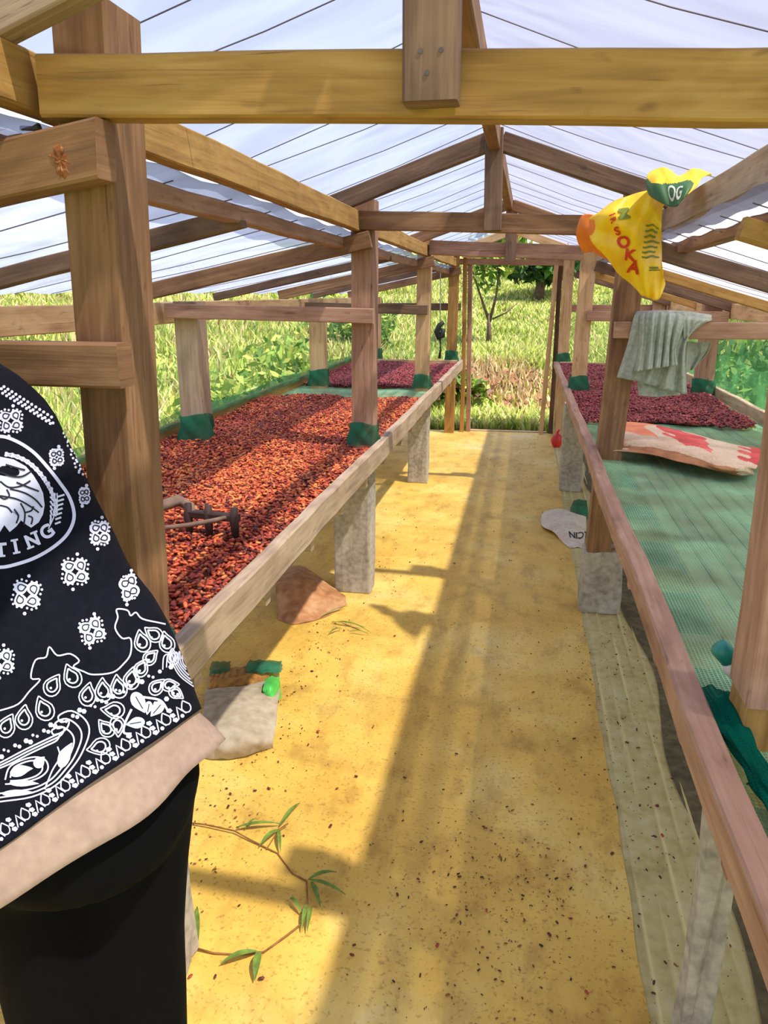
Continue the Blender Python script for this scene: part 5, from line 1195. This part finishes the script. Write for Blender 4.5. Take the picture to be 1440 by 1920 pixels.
# ------------------------------------------------------------------ plants outside
GM = tinted('grass_blade', 0.7, 0.35)
def grass(name, label, x0, x1, y0, y1, n, h0, h1, dry, pw=1.0, wmul=1.0, bare=None):
    u = nr.random(n); x = x0 + (x1 - x0) * nr.random(n); y = y0 + (y1 - y0) * u ** pw
    if bare:
        k = (x > bare[0]) & (x < bare[1]) & (y > bare[2]) & (y < bare[3]) & (nr.random(n) < 0.9); x, y = x[~k], y[~k]; n = len(x)
    cl = 0.5 + 0.5 * np.sin(x * 1.9 + 2 * np.sin(y * 0.8)) * np.sin(y * 1.4 + x * .6)
    z = terrain(x, y) - 0.02; dist = np.hypot(x, y)
    h = nr.uniform(h0, h1, n) * (0.6 + 0.6 * cl); w = (0.006 + 0.0016 * dist) * nr.uniform(0.7, 1.3, n) * wmul
    a = nr.uniform(0, 2 * PI, n); lx = nr.normal(0, 0.35, n) * h; ly = nr.normal(0, 0.35, n) * h
    co = np.zeros((n, 5, 3)); dx, dy = np.cos(a) * w, np.sin(a) * w
    co[:, 0] = np.stack([x - dx, y - dy, z], 1); co[:, 1] = np.stack([x + dx, y + dy, z], 1)
    co[:, 2] = np.stack([x - dx * .7 + lx * .35, y - dy * .7 + ly * .35, z + h * .6], 1); co[:, 3] = np.stack([x + dx * .7 + lx * .35, y + dy * .7 + ly * .35, z + h * .6], 1)
    co[:, 4] = np.stack([x + lx, y + ly, z + h], 1)
    trr = np.array([[0, 1, 3], [0, 3, 2], [2, 3, 4]])[None] + (np.arange(n) * 5)[:, None, None]
    pal = np.array([lin(c) for c in ((150, 166, 66), (176, 190, 82), (198, 204, 104), (212, 212, 134), (128, 148, 58))]); dpal = np.array([lin(c) for c in ((214, 200, 150), (190, 164, 112), (160, 128, 88))])
    c = pal[nr.integers(0, 5, n)] * (0.8 + 0.35 * cl)[:, None]; k = nr.random(n) < dry * (0.5 + cl); c[k] = dpal[nr.integers(0, 3, n)][k]
    C = np.concatenate([np.clip(c, 0, 1), np.ones((n, 1))], 1)
    tag(tri_arrays(name, co.reshape(-1, 3), trr.reshape(-1, 3), GM, tint=np.repeat(C, 5, 0)), label, 'grass', kind='stuff')
grass('meadow_grass', 'tall bright grass on the slope beyond the doorway', -3.0, 2.6, 9.3, 28, 60000, 0.10, 0.24, 0.16, 1.5, 0.8, (-0.85, 0.65, 10.3, 11.45))
grass('meadow_grass', 'grass growing outside the left net wall', -13, -2.25, 0.2, 22, 80000, 0.10, 0.34, 0.28, 1.3, 0.8)
grass('meadow_grass', 'grass growing outside the right net wall', 1.85, 11, 1.5, 22, 44000, 0.10, 0.34, 0.14, 1.3, 0.8)
grass('dry_stalks', 'brown dead stalks on the earth bank outside the doorway', -0.95, 0.75, 10.75, 11.6, 700, 0.1, 0.26, 2.5, 1.0, 0.8)
SOIL = mottled('bare_soil', [(0.3, (74, 46, 34)), (0.5, (122, 84, 58)), (0.7, (150, 112, 76))], 5, 0.95, 6, 0.8, 16, 0.05)
sb2 = grid_obj('soil_bank', lambda u, v: Vector((-1.0 + 1.75 * u, 10.62 + 0.16 * math.sin(u * 7) + (0.78 + 0.2 * math.sin(u * 11 + 1)) * v, 0.02 + float(terrain(-1.0 + 1.75 * u, 10.62 + 0.16 * math.sin(u * 7) + (0.78 + 0.2 * math.sin(u * 11 + 1)) * v)) + 0.03 * math.sin(u * 31) * math.sin(v * 9))), 30, 12, SOIL)
rebase(sb2, (-0.1, 11, 0.2)); tag(sb2, 'patch of bare brown earth bank seen through the doorway', kind='structure')
LEAFM = tinted('foliage', 0.6, 0.4); BARK = mottled('bark', [(0.3, (66, 50, 38)), (0.7, (112, 88, 64))], 20, 0.9, 4, 0.4)
def foliage(name, cen, rad, n, size, cols, par, droop=0.0):
    cen = np.array(cen); rad = np.array(rad); d = nr.normal(size=(n, 3)); d /= np.linalg.norm(d, axis=1, keepdims=True); r = nr.random((n, 1)) ** 0.4
    lump = 1 + 0.25 * np.sin(d[:, :1] * 6 + cen[0]) * np.sin(d[:, 1:2] * 5) ; p = cen + d * r * rad * lump
    a = nr.normal(size=(n, 3)); a[:, 2] -= droop; a /= np.linalg.norm(a, axis=1, keepdims=True); b = np.cross(a, nr.normal(size=(n, 3))); b /= np.linalg.norm(b, axis=1, keepdims=True)
    s_ = size * nr.uniform(0.6, 1.4, (n, 1)); co = np.stack([p - a * s_, p + b * s_ * .4, p + a * s_, p - b * s_ * .4], 1)
    trr = np.array([[0, 1, 2], [0, 2, 3]])[None] + (np.arange(n) * 4)[:, None, None]
    pal = np.array([lin(c) for c in cols]); C = np.concatenate([pal[nr.integers(0, len(cols), n)] * nr.uniform(.8, 1.2, (n, 1)), np.ones((n, 1))], 1)
    return tri_arrays(name, co.reshape(-1, 3), trr.reshape(-1, 3), LEAFM, par, tint=np.repeat(np.clip(C, 0, 1), 4, 0))
def plant(name, label, base, crowns, trunks, cols, n, size, cat, droop=0.0):
    t = empty(name, base); tag(t, label, cat); bz = Vector(base)
    for pts, r0 in trunks: tube('stem', [bz + Vector(q) for q in pts], [r0 * (1 - 0.6 * i / (len(pts) - 1)) for i in range(len(pts))], BARK, t, 7)
    for c, r in crowns: foliage('foliage', tuple(bz + Vector(c)), r, n, size, cols, t, droop)
    return t
GREENS = [(84, 116, 38), (122, 152, 52), (158, 176, 72), (190, 196, 96)]; DEEP = [(30, 62, 26), (48, 84, 34), (66, 104, 44), (84, 120, 60)]
yb = 14.0; b0 = atY(918, 600, yb); b0.z = float(terrain(b0.x, b0.y))
plant('forked_sapling', 'thin forked sapling with drooping leaves on the slope beyond the doorway', tuple(b0), [((-0.05, 0, 1.55), (0.42, 0.4, 0.5)), ((0.35, 0, 1.75), (0.3, 0.3, 0.4))],
      [([(0, 0, 0), (0.0, 0, 0.35), (-0.02, 0, 0.6)], 0.06), ([(0, 0, 0.45), (-0.16, 0, 0.85), (-0.4, 0, 1.5)], 0.03), ([(0, 0, 0.45), (0.1, 0, 0.9), (0.16, 0, 1.6)], 0.03), ([(0.05, 0, 0.5), (0.3, 0, 0.62), (0.5, 0, 0.8)], 0.018)], GREENS + DEEP[2:], 260, 0.11, 'sapling', 1.2)
for lab, (px_, py_, Y), r, cols in (('dark broad tree on the hilltop at the upper right of the doorway', (1012, 500, 20), (0.85, 0.8, 0.30), DEEP), ('dark leafy tree beyond the far right posts', (1135, 535, 26), (0.9, 0.9, 0.7), DEEP)):
    c = atY(px_, py_, Y); g = float(terrain(c.x, c.y))
    plant('hill_tree', lab, (c.x, c.y, g), [((0, 0, max(c.z - g, r[2] * .8)), r), ((r[0] * .5, 0.2, max(c.z - g, r[2]) + r[2] * .3), tuple(q * .7 for q in r))], [([(0, 0, 0), (0.05, 0, max(0.4, (c.z - g) * .5)), (0.1, 0, max(0.8, c.z - g))], 0.16)], cols, 1100, 0.22, 'tree')
for lab, (px_, Y), h, r, cols in (('leafy bright green bush outside the left net, beside the second outer post', (530, 9.5), 0.55, (0.7, 0.6, 0.6), GREENS), ('pale green bush outside the left net, further back', (640, 13.0), 0.6, (0.8, 0.6, 0.6), GREENS + DEEP[2:]),
                              ('low green bush outside the left net near the outer post', (420, 8.0), 0.35, (0.6, 0.5, 0.4), GREENS), ('deep green bush outside the right net wall', (1400, 9.5), 0.7, (0.9, 0.7, 0.55), DEEP + GREENS[:2]),
                              ('dark low bush at the foot of the far left end wall', (770, 10.8), 0.25, (0.9, 0.4, 0.28), GREENS[:3] + [(110, 78, 52)])):
    c = atY(px_, 620, Y); g = float(terrain(c.x, c.y))
    plant('leafy_bush', lab, (c.x, c.y, g), [((0, 0, h), r), ((r[0] * .6, -0.1, h * .75), tuple(q * .65 for q in r))], [([(0, 0, 0), (0.03, 0, h * .5), (0.05, 0, h)], 0.03), ([(0.05, 0, 0), (0.2, 0, h * .5), (r[0] * .5, 0, h * .8)], 0.02)], cols, 700, 0.085, 'bush')
